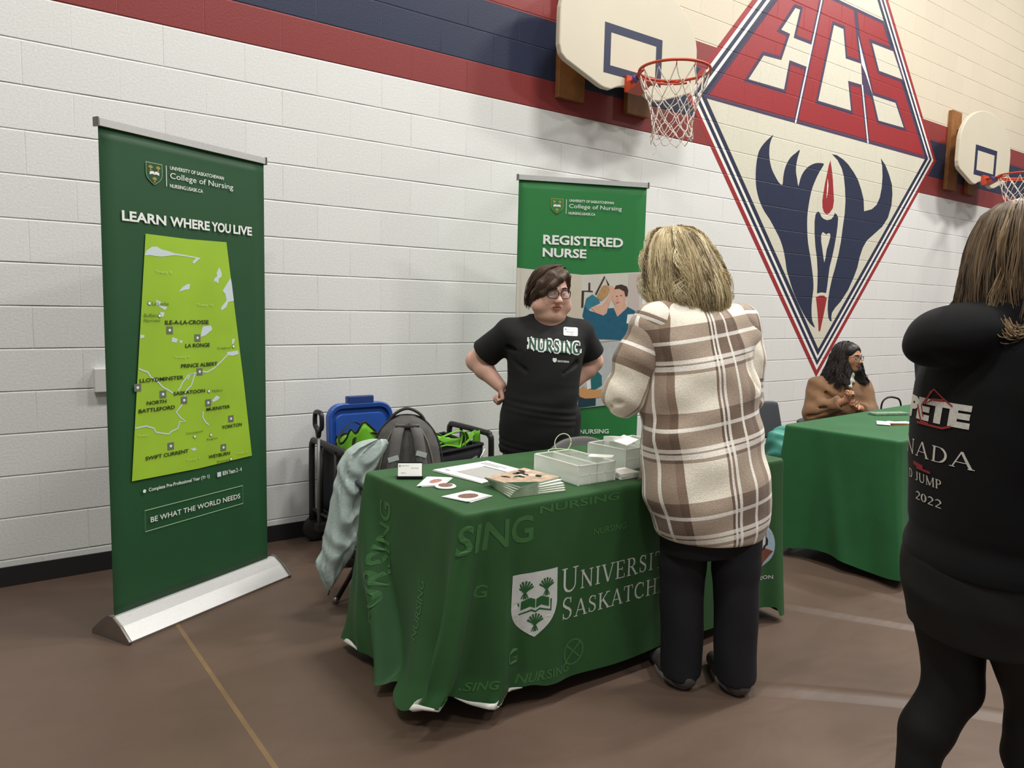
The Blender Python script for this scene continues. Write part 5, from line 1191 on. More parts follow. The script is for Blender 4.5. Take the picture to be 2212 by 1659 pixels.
vs = [v for q_ in R_ for v in q_]; fs = [(i*n+k, i*n+(k+1) % n, (i+1)*n+(k+1) % n, (i+1)*n+k) for i in range(len(R_)-1) for k in range(n)]; fs.append(tuple((len(R_)-1)*n+k for k in range(n))); fs.append(tuple(range(n-1, -1, -1))); b.add(vs, fs); b.build('lid_panel', m_blue, ld_)
b = MB(); b.rbox((0, 0, .60), (.165, .05, .05), .012); b.build('latch_tab', mat('tote_blue_dark', rgb(34, 58, 116), .4), ld_, bev=.006)
# lime shopping bags
m_limeb = mat('bag_lime', rgb(112, 186, 44), .6, noise=.12, nscale=14); m_bagd = mat('bag_black', rgb(32, 36, 30), .7)
def bag(loc, rz, w, d, h, label, seed, peaks, m=m_limeb, dark=False):
    r = empty('shopping_bag', loc, rz, label, 'bag', None); rr = random.Random(seed); ph = [rr.uniform(0, 6) for _ in range(6)]
    def f(u, v):
        a = u*2*math.pi; sx = math.copysign(abs(math.cos(a))**.6, math.cos(a)); sy = math.copysign(abs(math.sin(a))**.6, math.sin(a)); e = 1+.10*v*math.sin(3*a+ph[0])+.05*math.sin(5*a+ph[1]+4*v)
        top = h*(1+sum(p*math.exp(-((((u-c+.5) % 1)-.5)/.07)**2) for c, p in peaks)+.05*math.sin(7*a+ph[2])); return Vector((sx*w/2*e, sy*d/2*e, top*v+.004))
    b = MB(); b.grid(48, 14, f, True); b.build('bag_body', m_bagd if dark else m, r, True, solid=.003)
    b = MB(); b.tube([f(u, 1.0) for u in np.linspace(0, 1, 48, endpoint=False)], .006, 6, True); b.build('top_binding', m if dark else m_bagd, r, True)
    for s in (-1, 1):
        b = MB(); p0, p1 = f(.62 if s < 0 else .38, .95), f(.88 if s < 0 else .12, .95); mid = (p0+p1)/2+Vector((rr.uniform(-.03, .03), s*.03, .085 if s > 0 else .05)); b.tube(cr([p0-Vector((0, 0, .12)), p0, mid, p1, p1-Vector((0, 0, .12))], 6), .011, 6, flat=.25); b.build('bag_handle', m_bagd if not dark else m, r, True)
    return r
bag((.085, -.42, .21), .2, .26, .20, .42, 'lime green shopping bag with black trim in front of the blue lid', 4, [(.60, .16), (.72, .22), (.95, -.08)])
bag((.60, -.42, .21), -.1, .26, .24, .34, 'black shopping bag with a lime top at the right end of the wagon', 8, [(.9, .22), (.62, .12)], dark=True)
b = MB(); P = [Vector((.47+.17*i, -.475, .555+.02*math.sin(i*2)))for i in range(3)]
def flap(u, v): return Vector((.49+.30*u, -.475-.03*math.sin(math.pi*u)-.02*v, .60+.035*abs(2*u-1)**1.5-.055*v*(math.sin(math.pi*u)*.8+.2)))
sb = empty('shopping_bag', (0, 0, 0), 0, 'lime green bag slumped over the wagon rim beside the backpack', 'bag'); b = MB(); b.grid(24, 6, flap); b.build('bag_flap', m_limeb, sb, True, solid=.003)
b = MB(); b.grid(12, 6, lambda u, v: Vector((.775+.035*u+.03*v*(u-.5), -.49-.03*math.sin(math.pi*u), .635-.11*v))); b.build('bag_gusset', m_limeb, sb, True, solid=.003)
# teal bag on the chair between the tables
tbag = empty('tote_bag', (2.40, -1.47, .45), .4, 'crumpled teal bag with a black strap on the chair between the tables', 'bag')
sd = SDF((-.16, -.14, -.02), (.16, .14, .26), .006); sd.ell((0, 0, .09), (.105, .085, .11), .02); sd.ell((.03, -.03, .17), (.06, .05, .06), .04); sd.ell((-.05, .02, .16), (.045, .045, .05), .03)
sd.displace(lambda X, Y, Z: .007*np.sin(45*X+20*Z)*np.sin(38*Z+26*Y)+.004*np.sin(80*Z+60*X)); sd.cut((0, 0, 0), (0, 0, -1)); sd.build('bag_body', mat('bag_teal', rgb(76, 150, 136), .5, noise=.1, nscale=20), tbag)
b = MB(); b.tube(cr([(.07, -.07, .16), (.10, -.09, .06), (.05, -.10, .02), (-.02, -.095, .03)], 6), .005, 6); b.build('bag_strap', m_blackp, tbag, True)
# black strap loop beside the seated person
b = MB(); b.tube(cr([(-.05, 0, -.14), (-.055, 0, .0), (-.02, 0, .05), (.04, 0, .055), (.09, 0, .02), (.11, 0, -.14)], 8), .007, 6); o = b.build('black_strap', m_blackp, None, True); o.location = (3.66, -1.50, .735); o.rotation_euler = (0, 0, -.5); tag(o, 'black bag strap arching behind the second table', 'strap')

# ------------------------------------------------------------------ people
# each person's own frame: +x to the right and +y away as first seen from the table front, z up, origin on the floor
def RZ(deg, loc=(0, 0, 0)): return Matrix.Translation(loc) @ Matrix.Rotation(math.radians(deg), 4, 'Z')
def head_frame(c, yaw, pitch=0, roll=0):
    return Matrix.Translation(c) @ Matrix.Rotation(math.radians(yaw), 4, 'Z') @ Matrix.Rotation(math.radians(pitch), 4, 'X') @ Matrix.Rotation(math.radians(roll), 4, 'Y')
def skin_mat(name, col):
    m = mat(name, col, .5, noise=.05, nscale=18, bump=.06, bscale=220); b = m.node_tree.nodes['Principled BSDF']; b.inputs['Subsurface Weight'].default_value = .06; b.inputs['Subsurface Radius'].default_value = (.008, .003, .002); return m
def person(loc, rz, label): return empty('person', loc, math.radians(rz), label, 'person')
def project(name, VF, m, target, to3, dirv, parent, off=.0015, cut=.012):
    """wrap flat artwork on a garment: to3(u, v) start point outside, cast along dirv"""
    me = target.data; vs = [v.co.copy() for v in me.vertices]; bvh = BVHTree.FromPolygons(vs, [tuple(p.vertices) for p in me.polygons]); d = Vector(dirv).normalized()
    def fn(u, v):
        o = Vector(to3(u, v)); h = bvh.ray_cast(o, d)
        return (h[0]-d*off) if h[0] is not None else o+d*.3
    return art(name, VF, m, fn, parent, cut)
def hull_hair(name, parent, m, M, prof, n, arc, length, wave=.006, seed=1, rad=.0022, jitter=.10, steps=14, curl=0.0, ucol=None, top=.0):
    """strands combed from the crown down a hull of revolution: prof rows (z, rx, ry); arc = (a0, a1) in degrees where strands may grow (0 = +x, 90 = +y); length: (lowest z min, max)"""
    rg = np.random.default_rng(seed); pr = np.array(sorted(prof, key=lambda r: -r[0])); P = []; R = []; C = []
    Mx = np.array(M)
    nc = max(6, n//16); ca = np.radians(rg.uniform(arc[0], arc[1], nc)); cz = rg.uniform(length[0], length[1], nc); cph = rg.uniform(0, 6.28, nc); cf = rg.uniform(5, 10, nc); cc = np.clip(rg.normal(.5, .26, nc), .03, .97); cq = 1-np.abs(rg.normal(0, jitter, nc))
    for i in range(n):
        g = rg.integers(nc); a = float(np.clip(ca[g]+rg.normal(0, .045), math.radians(arc[0]), math.radians(arc[1]))); q = cq[g]*(1-abs(rg.normal(0, .018))); zl = cz[g]+rg.normal(0, .012)
        z0 = pr[0, 0]-abs(rg.normal(0, .3))*(pr[0, 0]-zl)*.35 if rg.random() < .65 else pr[0, 0]
        t = np.linspace(0, 1, steps); z = z0+(zl-z0)*t**1.15; rx = np.interp(-z, -pr[:, 0], pr[:, 1])*q; ry = np.interp(-z, -pr[:, 0], pr[:, 2])*q
        ph, f1 = cph[g]+rg.normal(0, .35), cf[g]*rg.uniform(.9, 1.1); w = wave*(t**1.3)*np.sin(ph+f1*t*(1+curl))+rg.normal(0, .004)*t; aa = a+w/np.maximum(rx, .03)
        k = 1+(wave*.8*t*np.cos(ph*1.3+f1*t*(1+curl)))/np.maximum(rx, .03)
        p = np.stack([rx*k*np.cos(aa), ry*k*np.sin(aa), z+wave*.5*curl*np.cos(ph+f1*2*t)], 1)
        p = (Mx[:3, :3] @ p.T).T+Mx[:3, 3]; P.append(p); rr = rad*rg.uniform(.7, 1.3)*(1-.75*t**3); R.append(rr); C.append(np.clip(cc[g]+rg.normal(0, .12), .02, .98))
    V, F = tubes_mesh(np.array(P), np.array(R), 5); per = steps*5
    tt = np.tile(np.repeat(np.linspace(0, 1, steps), 5), len(P))
    uv = np.stack([np.repeat(np.array(C), per), tt], 1)
    return mobj(name, V, F, m, parent, True, uv=uv)
m_lip = mat('lips', rgb(180, 116, 102), .5); m_brow = mat('eyebrow_brown', rgb(70, 50, 38), .8); m_eye = mat('eye_white', rgb(214, 208, 200), .25); m_iris = mat('iris_dark', rgb(58, 46, 38), .2)
m_frame = mat('glasses_frame', rgb(30, 30, 44), .3); m_lens = bpy.data.materials.new('glasses_lens'); m_lens.use_nodes = True
_b = m_lens.node_tree.nodes['Principled BSDF']; _b.inputs['Base Color'].default_value = rgb(225, 225, 235); _b.inputs['Alpha'].default_value = .10; _b.inputs['Roughness'].default_value = .08
def glasses(parent, M, s, w=.026, h=.019, y=-.108):
    g = MB(); T = lambda p: M @ (Vector(p)*s); L = MB()
    for x in (-1, 1):
        pts = [(x*.032+w*math.copysign(abs(math.cos(a))**.65, math.cos(a)), y+.010*abs(math.cos(a))*(1 if math.cos(a)*x > 0 else .2), .002+h*math.copysign(abs(math.sin(a))**.75, math.sin(a))) for a in np.linspace(0, 2*math.pi, 28, endpoint=False)]
        g.tube([T(p) for p in pts], .0021*s, 6, True); L.add([T(p) for p in pts], [tuple(range(28))])
        g.tube([T(p) for p in cr([(x*(.032+w), y+.012, .008), (x*.072, y+.035, .008), (x*.080, -.02, .006), (x*.080, .012, .0)], 4)], .0020*s, 6)
    g.tube([T(p) for p in cr([(-.007, y, .004), (0, y-.003, .008), (.007, y, .004)], 4)], .0021*s, 6)
    o = g.build('glasses', m_frame, parent, True); L.build('lens', m_lens, o, True); return o

# ---- the person behind the table with hands on hips
m_skinS = skin_mat('skin_fair', rgb(222, 174, 156)); m_tee = mat('tshirt_black', rgb(22, 22, 23), .85, noise=.08, nscale=30, bump=.12, bscale=600)
m_pantb = mat('trousers_black', rgb(20, 20, 24), .8, noise=.08, nscale=30, bump=.1, bscale=400); m_shoe = mat('shoe_dark', rgb(52, 50, 50), .7); m_sole = mat('shoe_sole', rgb(132, 126, 120), .7)
S = person((.78, -1.15, 0), -39.2, 'person in a black T-shirt reading NURSING, hands on hips')
RS = RZ(17)
torso = [(.50, -.035, .0, .185, .145), (.62, -.04, 0, .192, .15), (.74, -.042, -.01, .196, .155), (.86, -.036, -.015, .190, .16), (.98, -.02, -.02, .180, .158), (1.08, -.015, -.02, .185, .155), (1.16, -.012, -.018, .195, .15), (1.23, -.008, -.01, .195, .125), (1.27, -.005, 0, .18, .10), (1.305, -.002, .005, .125, .08), (1.335, .0, .01, .075, .065)]
HS = head_frame((.004, -.035, 1.456), 27, 8); sS = 1.10
def legs(sd, hips, knees, ankles, toes, r=(.088, .062, .042), k=.03):
    for h, kn, an, to in zip(hips, knees, ankles, toes):
        sd.chain([h, kn, an], r, k); a = Vector(an); t = Vector(to); sd.cap((a.x, a.y, .045), tuple(a.lerp(t, .6).xy)+(.034,), .034, .030, .02); sd.cap(tuple(a.lerp(t, .6).xy)+(.034,), tuple(t.xy)+(.026,), .030, .022, .02)
def shoes(parent, ankles, toes, m, ms):
    for an, to in zip(ankles, toes):
        a = Vector((an[0], an[1], 0)); d = (Vector((to[0], to[1], 0))-a).normalized(); n = Vector((-d.y, d.x, 0)); L = (Vector((to[0], to[1], 0))-a).length
        sd = SDF((a.x-.22, a.y-.22, -.01), (a.x+.22, a.y+.22, .16), .006)
        p = lambda u, z: tuple(a+d*u)[:2]+(z,)
        sd.cap(p(-.018, .045), p(-.010, .070), .040, .034, .02); sd.cap(p(-.02, .04), p(L*.5, .042), .043, .043, .02); sd.cap(p(L*.5, .04), p(L+.01, .03), .045, .034, .02); sd.cut((0, 0, .012), (0, 0, -1)); sd.cut((0, 0, .098), (0, 0, 1))
        s = sd.build('shoe', m, parent)
        b = MB(); pts = []
        for i in range(24):
            t = 2*math.pi*i/24; u = (L+.045)/2*math.cos(t)+(L-.03)/2; w = (.046 if math.cos(t) > 0 else .043)*math.sin(t); q = a+d*u*1.02+n*w; pts.append((q.x, q.y))
        b.prism(pts, 0.0, .022); b.build('sole', ms, s, bev=.004)
hipsS = [(-.12, 0, .80), (.08, .03, .80)]; kneeS = [(-.12, -.01, .45), (.09, .03, .45)]; ankS = [(-.12, .03, .085), (.10, .06, .085)]; toeS = [(-.10, -.14, .03), (.17, -.10, .03)]
sd = SDF((-.50, -.30, -.01), (.40, .30, 1.60), .005)
sd.loft([(z, cx, cy, rx-.012, ry-.012) for z, cx, cy, rx, ry in torso], .03, M=RS)
sd.cap((.0, .0, 1.26), (.004, -.02, 1.38), .075, .066, .03)
LS = [(-.205, -.045, 1.245), (-.372, .045, 1.085), (-.238, -.045, .965)]; RSa = [(.175, .065, 1.245), (.250, .155, 1.090), (.150, .095, .975)]
for P, side in ((LS, -1), (RSa, 1)):
    sd.cap(tuple(Vector(P[0])+Vector((0, 0, -.02))), P[1], .052, .052, .03); mid = Vector(P[1]).lerp(Vector(P[2]), .35); sd.cap(P[1], tuple(mid), .053, .050, .02); sd.cap(tuple(mid), P[2], .050, .033, .02)
# hands rest on the hips: thumb to the back, fingers folded under
hl = frame(LS[2], (.30, -.16, -.95), (0, 1, .1)); hand(sd, hl, (62, 70, 40), 4, 1, (35, 20), .88)
hr = frame(RSa[2], (-.25, -.20, -.95), (0, 1, .1)); hand(sd, hr, (50, 55, 30), 4, 1, (35, 20), .88)
legs(sd, hipsS, kneeS, ankS, toeS)
head_sdf(sd, HS, sS, .016)
bodyS = sd.build('body', m_skinS, S, 1)
face_parts(S, HS, sS, m_lip, m_brow, m_eye, m_iris, m_skinS)
glasses(S, HS, sS)
# T-shirt
sd = SDF((-.42, -.30, .55), (.36, .32, 1.36), .005)
sd.loft([(z, cx, cy, rx+.010, ry+.010) for z, cx, cy, rx, ry in torso if z > .55], .02, M=RS)
for P in (LS, RSa):
    a, b_ = Vector(P[0]), Vector(P[1]); e = a.lerp(b_, .72)
    t_ = SDF((-.42, -.30, .55), (.36, .32, 1.36), .005); t_.cap(tuple(a.lerp(b_, -.04)+Vector((0, 0, -.012))), tuple(a.lerp(b_, .95)), .072, .084, .0); t_.cut(tuple(e), tuple((b_-a).normalized()))
    d = t_.D; h_ = np.clip(.5+.5*(sd.D-d)/.04, 0, 1); sd.D = sd.D+(d-sd.D)*h_-.04*h_*(1-h_)
for sx_ in ((-.05, -.015, 1.302, -.205, -.045, 1.262), (.05, .015, 1.302, .185, .06, 1.262)): sd.cap(sx_[:3], sx_[3:], .036, .050, .03)
sd.ell((.014, -.080, 1.352), (.086, .090, .068), .008, 'sub'); sd.cut((0, 0, .615), (0, 0, -1))
sd.displace(lambda X, Y, Z: np.clip((1.02-Z)*4, 0, 1)*(.0030*np.sin(120*Z+9*X+3*np.sin(7*X+30*Z))*(.5+.5*np.sin(5*X+14*Z+1)))+.0022*np.sin(26*X-24*Z+2)*np.sin(18*Z+9*X)*np.clip((1.2-Z)*5, 0, 1))
for a, b_ in (((-.20, -.13, 1.12), (-.10, -.17, 1.06)), ((.15, -.10, 1.10), (.08, -.15, 1.05)), ((-.19, -.10, 1.17), (-.12, -.15, 1.15))): sd.cap(a, b_, .010, .004, .02, 'sub')
tee = sd.build('tshirt', m_tee, S, 1)
b = MB(); b.tube([tuple(RS @ Vector((.012*0+.086*math.cos(a)+.006, -.066+.062*math.sin(a)*1.0+.012, 1.318-.030*(.5-.5*math.sin(a))*1.0))) for a in np.linspace(0, 2*math.pi, 30, endpoint=False)], .006, 6, True)
# trousers
sd = SDF((-.30, -.25, .03), (.28, .30, .90), .008); sd.loft([(.70, -.04, 0, .188, .145), (.80, -.04, 0, .188, .15), (.88, -.04, 0, .18, .145)], .04, M=RS)
for h_, kn, an in zip(hipsS, kneeS, ankS): sd.chain([h_, kn, an], [.112, .088, .070], .04)
sd.cut((0, 0, .06), (0, 0, -1)); sd.build('trousers', m_pantb, S, 2); shoes(S, ankS, toeS, m_shoe, m_sole)
# chest lettering
tx = lambda u, v: (u, -.5, v-.085*(u-.04))
m_wlet = mat('tee_white_print', rgb(232, 234, 232), .7); m_glet = mat('tee_green_print', rgb(40, 82, 62), .7)
NW = serif2d('NURSING', T=.50, t=.44, sf=.13, st=.36); NG = serif2d('NURSING', T=.24, t=.17, sf=.085, st=.13)
vv = np.array(NG[0]); vw = np.array(NW[0]); lo, hi = vv.min(0), vv.max(0); sx, sz = .262/(hi[0]-lo[0]), .066/(hi[1]-lo[1])
tr = lambda V, e=0: [(-.092+(x-lo[0])*sx, 1.152+(min(max(y, -e), 1+e)-lo[1])*sz) for x, y in V]
project('chest_lettering_outline', (tr(NW[0], .13), NW[1]), m_wlet, tee, tx, (0, 1, 0), tee, .003); project('chest_lettering', (tr(NG[0]), NG[1]), m_glet, tee, tx, (0, 1, 0), tee, .0048)
project('chest_logo', merge2d([poly2d(shield_outline(.030, 1.104, .050, 1.126)), text_fit('SASKATCHEWAN', .054, 1.108, .112, 1.118, bold=.02)]), m_wlet, tee, tx, (0, 1, 0), tee, .002)
bd = project('name_badge', poly2d(rr_(.074, .042, .007)), m_paper, tee, lambda u, v: (.118+u, -.5, 1.236+v-.06*u), (0, 1, 0), S, .004, .02)
project('badge_lettering', merge2d([text_fit('College of Nursing', -.022, .028, .020, .034), text_fit('Nursing', -.024, .014, .02, .022, bold=.02), rect2d(-.004, .007, .014, .009), disc2d(-.026, .031, .004)]), m_ink, tee, lambda u, v: (.118+u, -.5, 1.236+v-.06*u), (0, 1, 0), bd, .0052, .02)
# short side-swept hair
m_hairS = mat('hair_brown_short', rgb(72, 54, 42), .5, noise=.25, nscale=60)
sd = SDF((-.16, -.18, 1.28), (.16, .13, 1.62), .004)
TH = lambda p: tuple(HS @ (Vector((p[0], p[1], p[2]*(.92 if p[2] > 0 else 1)))*sS)); R3 = HS.to_3x3()
sd.ell(TH((0, .020, .040)), tuple(q*sS for q in (.088, .103, .084)), .01, 'add', R3)
sd.cap(TH((0, .07, -.03)), TH((0, .075, -.07)), .055*sS, .035*sS, .03)
sd.ell(TH((.012, -.085, -.02)), tuple(q*sS for q in (.085, .060, .105)), .012, 'sub', R3)
sd.cap(TH((.10, .0, -.07)), TH((.10, .01, -.035)), .032*sS, .032*sS, .01, 'sub')
sd.chain([TH(p) for p in ((.035, -.070, .100), (.0, -.092, .078), (-.038, -.092, .042), (-.068, -.066, .004), (-.074, -.045, -.030))], [.020*sS, .021*sS, .020*sS, .019*sS, .012*sS], .012)
sd.chain([TH(p) for p in ((.02, -.04, .108), (-.03, -.066, .088), (-.066, -.052, .045), (-.082, -.025, -.01), (-.084, .0, -.05))], [.024*sS, .025*sS, .024*sS, .022*sS, .014*sS], .014)
sd.chain([TH(p) for p in ((.03, -.06, .102), (.060, -.052, .082), (.076, -.030, .040), (.080, -.012, .0))], [.018*sS, .016*sS, .013*sS, .008*sS], .012)
I3 = np.array(HS.inverted())
def streak(f, amp):
    def fn(X, Y, Z):
        x, y, z = (I3[i, 0]*X+I3[i, 1]*Y+I3[i, 2]*Z+I3[i, 3] for i in range(3)); return amp*np.sin(f*(x*.8+z*.9+y*.2)+2*np.sin(18*x+11*y))*.7+amp*.5*np.sin(f*2.1*(z*.7+x)+3*y*20)
    return fn
sd.displace(streak(150, .0009)); sd.build('hair', m_hairS, S, 1)
hm = hair_mat('hair_brown_strands', [rgb(48, 35, 28), rgb(74, 56, 44), rgb(98, 76, 60)], .45)
ps = []; rs = []; cs = []
for i in range(900):
    rg = RNG; a = rg.uniform(0, 1); off = np.array([rg.normal(0, .008), rg.normal(0, .006), rg.normal(0, .010)])
    lines = [[(.03, -.052, .122), (-.02, -.086, .095), (-.056, -.088, .046), (-.080, -.060, .0), (-.086, -.03, -.045)], [(.035, -.03, .130), (-.03, -.05, .118), (-.078, -.035, .060), (-.096, -.004, .0), (-.092, .02, -.05)], [(.03, .02, .132), (-.05, .02, .112), (-.088, .03, .05), (-.090, .04, -.02), (-.075, .055, -.07)], [(.035, -.06, .122), (.066, -.048, .09), (.086, -.022, .04), (.086, -.004, -.005), (.080, .01, -.02)], [(.03, .03, .134), (.06, .04, .105), (.088, .04, .05), (.086, .045, -.02), (.07, .06, -.065)]]
    q = i % 5; p2 = (q+1) % 3 if q < 3 else (7-q); l1 = np.array(lines[q]); l2 = np.array(lines[p2]); w = rg.uniform(0, .55); l = l1*(1-w)+l2*w; l = l*(1.035+rg.normal(0, .014))
    P = np.array([tuple(v) for v in cr([tuple(x+off*(j/4)) for j, x in enumerate(l)], 3)]); ps.append([TH(p) for p in P]); rs.append(.0017*(1-.6*np.linspace(0, 1, len(P))**3)); cs.append(np.clip(rg.normal(.5, .25), .02, .98))
V, F = tubes_mesh(np.array(ps), np.array(rs), 5); mobj('hair_strands', V, F, hm, S, True, uv=np.stack([np.repeat(cs, len(ps[0])*5), np.zeros(len(V))], 1))

# ---- the person in the plaid jacket, seen from behind, leaning to the table
P_ = person((.42, -2.45, 0), -50.6, 'person in a beige plaid fleece jacket and dark trousers, back to us')
m_skinP = skin_mat('skin_light', rgb(214, 172, 152))
RP = RZ(35, (.09, 0, 0))
rowsP = [(.545, .012, .055, .190, .145), (.60, .010, .060, .218, .160), (.70, 0, .075, .245, .172), (.85, .0, .105, .240, .168), (1.0, 0, .135, .230, .160), (1.15, 0, .155, .222, .150), (1.27, 0, .175, .215, .135), (1.35, 0, .190, .185, .115), (1.405, 0, .215, .12, .09), (1.44, 0, .235, .07, .07)]
fP = Vector((-.574, .819, 0)); rP = Vector((.819, .574, 0))
HP = head_frame((-.088, .275, 1.560), 180+52, 12); sP = 1.02
LP = [(-.165, .060, 1.325), (-.262, .015, 1.065), (-.285, .235, 1.105)]; RPa = [(.135, .255, 1.325), (.165, .235, 1.06), (.02, .46, 1.08)]
hipsP = [(-.015, .06, .82), (.155, .10, .82)]; kneeP = [(-.03, .03, .45), (.165, .05, .45)]; ankP = [(-.012, -.005, .085), (.182, .005, .085)]; toeP = [(-.10, .14, .03), (.115, .17, .03)]
sd = SDF((-.42, -.16, -.01), (.36, .62, 1.70), .007)
sd.loft([(z, cx, cy, rx*.82, ry*.8) for z, cx, cy, rx, ry in rowsP if z > .75], .03, M=RP); sd.cap((-.045, .20, 1.38), (-.085, .262, 1.50), .055, .052, .03)
for P in (LP, RPa): sd.chain(P, [.05, .042, .028], .03)
hand(sd, frame(LP[2], (.55, .75, .1), (.3, 0, .9)), (35, 45, 25), 5, 1); hand(sd, frame(RPa[2], (-.6, .75, .1), (0, 0, 1)), (35, 45, 25), 5, -1)
legs(sd, hipsP, kneeP, ankP, toeP); head_sdf(sd, HP, sP); sd.build('body', m_skinP, P_, 1)
face_parts(P_, HP, sP, m_lip, m_brow, m_eye, m_iris)
# plaid cloth from two stripe sets (u across, v down), metres
def plaid():
    m = bpy.data.materials.new('plaid_fleece'); m.use_nodes = True; nt = m.node_tree; N = nt.nodes.new; L = nt.links.new; b = nt.nodes['Principled BSDF']; b.inputs['Roughness'].default_value = .9; b.inputs['Sheen Weight'].default_value = .25; b.inputs['Specular IOR Level'].default_value = .15
    uv = N('ShaderNodeUVMap'); sp = N('ShaderNodeSeparateXYZ'); L(uv.outputs[0], sp.inputs[0])
    def ramp(src, period, stops):
        d = N('ShaderNodeMath'); d.operation = 'DIVIDE'; L(src, d.inputs[0]); d.inputs[1].default_value = period
        a = N('ShaderNodeMath'); a.operation = 'ADD'; L(d.outputs[0], a.inputs[0]); a.inputs[1].default_value = 50.0
        f = N('ShaderNodeMath'); f.operation = 'FRACT'; L(a.outputs[0], f.inputs[0])
        out = []
        for idx in (0, 1):
            r = N('ShaderNodeValToRGB'); r.color_ramp.interpolation = 'CONSTANT'; e = r.color_ramp.elements; e[0].position = 0; 
            while len(e) < len(stops): e.new(.5)
            for i, (p, br, wh) in enumerate(stops): v = (br, wh)[idx]; e[i].position = p/period; e[i].color = (v, v, v, 1)
            L(f.outputs[0], r.inputs[0]); out.append(r.outputs[0])
        return out
    # (start, brown amount, white amount)
    ub, uw = ramp(sp.outputs[0], .375, [(0, .85, 0), (.012, .15, 1), (.024, .75, 0), (.036, .15, 1), (.050, .62, 0), (.118, .1, 1), (.131, .66, 0), (.180, .85, 0), (.208, 0, 0)])
    vb, vw = ramp(sp.outputs[1], .300, [(0, .62, 0), (.047, .1, .8), (.060, .6, 0), (.117, .1, .8), (.131, .6, 0), (.137, .1, .7), (.154, .6, 0), (.166, 0, 0)])
    s1 = N('ShaderNodeMix'); s1.data_type = 'FLOAT'; 
    ad = N('ShaderNodeMath'); ad.operation = 'ADD'; L(ub, ad.inputs[0]); L(vb, ad.inputs[1]); hf = N('ShaderNodeMath'); hf.operation = 'MULTIPLY'; hf.inputs[1].default_value = .62; L(ad.outputs[0], hf.inputs[0])
    nz = N('ShaderNodeTexNoise'); nz.inputs['Scale'].default_value = 240; nz.inputs['Detail'].default_value = 3; tc = N('ShaderNodeTexCoord'); L(tc.outputs['Object'], nz.inputs[0])
    r = N('ShaderNodeValToRGB'); e = r.color_ramp.elements; e[0].color = rgb(242, 234, 216); e[1].color = rgb(92, 74, 62); e.new(.45).color = rgb(154, 132, 114); L(hf.outputs[0], r.inputs[0])
    mw = N('ShaderNodeMath'); mw.operation = 'MAXIMUM'; L(uw, mw.inputs[0]); L(vw, mw.inputs[1]); mk = N('ShaderNodeMath'); mk.operation = 'MULTIPLY'; mk.inputs[1].default_value = .80; L(mw.outputs[0], mk.inputs[0])
    mx = N('ShaderNodeMix'); mx.data_type = 'RGBA'; L(mk.outputs[0], mx.inputs[0]); L(r.outputs[0], mx.inputs[6]); mx.inputs[7].default_value = rgb(246, 242, 234)
    mr = N('ShaderNodeMapRange'); mr.inputs[1].default_value = .3; mr.inputs[2].default_value = .7; mr.inputs[3].default_value = .84; mr.inputs[4].default_value = 1.12; L(nz.outputs['Fac'], mr.inputs[0])
    vm = N('ShaderNodeVectorMath'); vm.operation = 'SCALE'; L(mx.outputs[2], vm.inputs[0]); L(mr.outputs[0], vm.inputs['Scale']); L(vm.outputs[0], b.inputs['Base Color'])
    bp = N('ShaderNodeBump'); bp.inputs['Strength'].default_value = .35; bp.inputs['Distance'].default_value = .004; L(nz.outputs['Fac'], bp.inputs['Height']); L(bp.outputs[0], b.inputs['Normal'])
    nt.nodes.remove(s1); return m
m_plaid = plaid(); IP = np.array(RP.inverted())
def uv_torso(V):
    q = (IP[:3, :3] @ V.T).T+IP[:3, 3]; cy = np.interp(q[:, 2], [r[0] for r in rowsP], [r[2] for r in rowsP]); a = np.arctan2(q[:, 0], -(q[:, 1]-cy)); R = .205
    return np.stack([a*R+.037-.075*(1.0-q[:, 2]), 1.345-q[:, 2]+.16*q[:, 0]], 1)
sd = SDF((-.36, -.24, .50), (.44, .52, 1.47), .0055)
sd.loft(rowsP, .03, M=RP, p=2.3)
for P, k in ((LP, .04), (RPa, .04)): sd.cap(tuple(Vector(P[0])*.92+Vector((-.0, .17, 1.36))*.08), tuple(Vector(P[0]).lerp(Vector(P[1]), .10)), .082, .084, .05)
sd.ell((-.055, .235, 1.47), (.06, .06, .05), .02, 'sub')
# open front edge hanging at the left, drag folds across the back
sd.cap((-.165, .215, 1.0), (-.180, .235, .64), .035, .030, .03)
for a, b_, r0, r1 in (((.17, .06, 1.28), (.20, .13, 1.10), .016, .010), ((-.185, .04, 1.22), (-.215, .10, 1.0), .020, .018), ((-.20, .12, .98), (-.185, .14, .70), .020, .016)):
    sd.cap(a, b_, r0, r1, .025, 'sub')
sd.displace(lambda X, Y, Z: .0045*np.sin(14*X+21*Z+2*np.sin(6*Z))*np.sin(9*Z+4*X)+.0025*np.sin(37*Z-22*X)+.004*np.exp(-((Z-1.0-.35*(X+.12))/.03)**2)*np.clip(1-(X+.15)/.25, 0, 1)-.004*np.exp(-((Z-.93-.4*(X+.12))/.03)**2)*np.clip(1-(X+.15)/.22, 0, 1))
sd.cut((.07, .05, .560), (-.02, 0, -1), .012); jacket = sd.build('jacket', m_plaid, P_, 1, uvf=uv_torso)
sd = SDF((-.30, .0, .55), (-.08, .28, 1.08), .005); sd.chain([(-.165, .135, 1.03), (-.182, .13, .86), (-.186, .13, .72), (-.184, .13, .635)], [.028, .027, .027, .021], .02, sc=(.75, 1.5, 1)); sd.displace(lambda X, Y, Z: .003*np.sin(30*Z+20*Y)); sd.build('front_panel', m_plaid, jacket, 1, uvf=lambda V: np.stack([V[:, 1]*.8+.02, 1.345-V[:, 2]], 1))
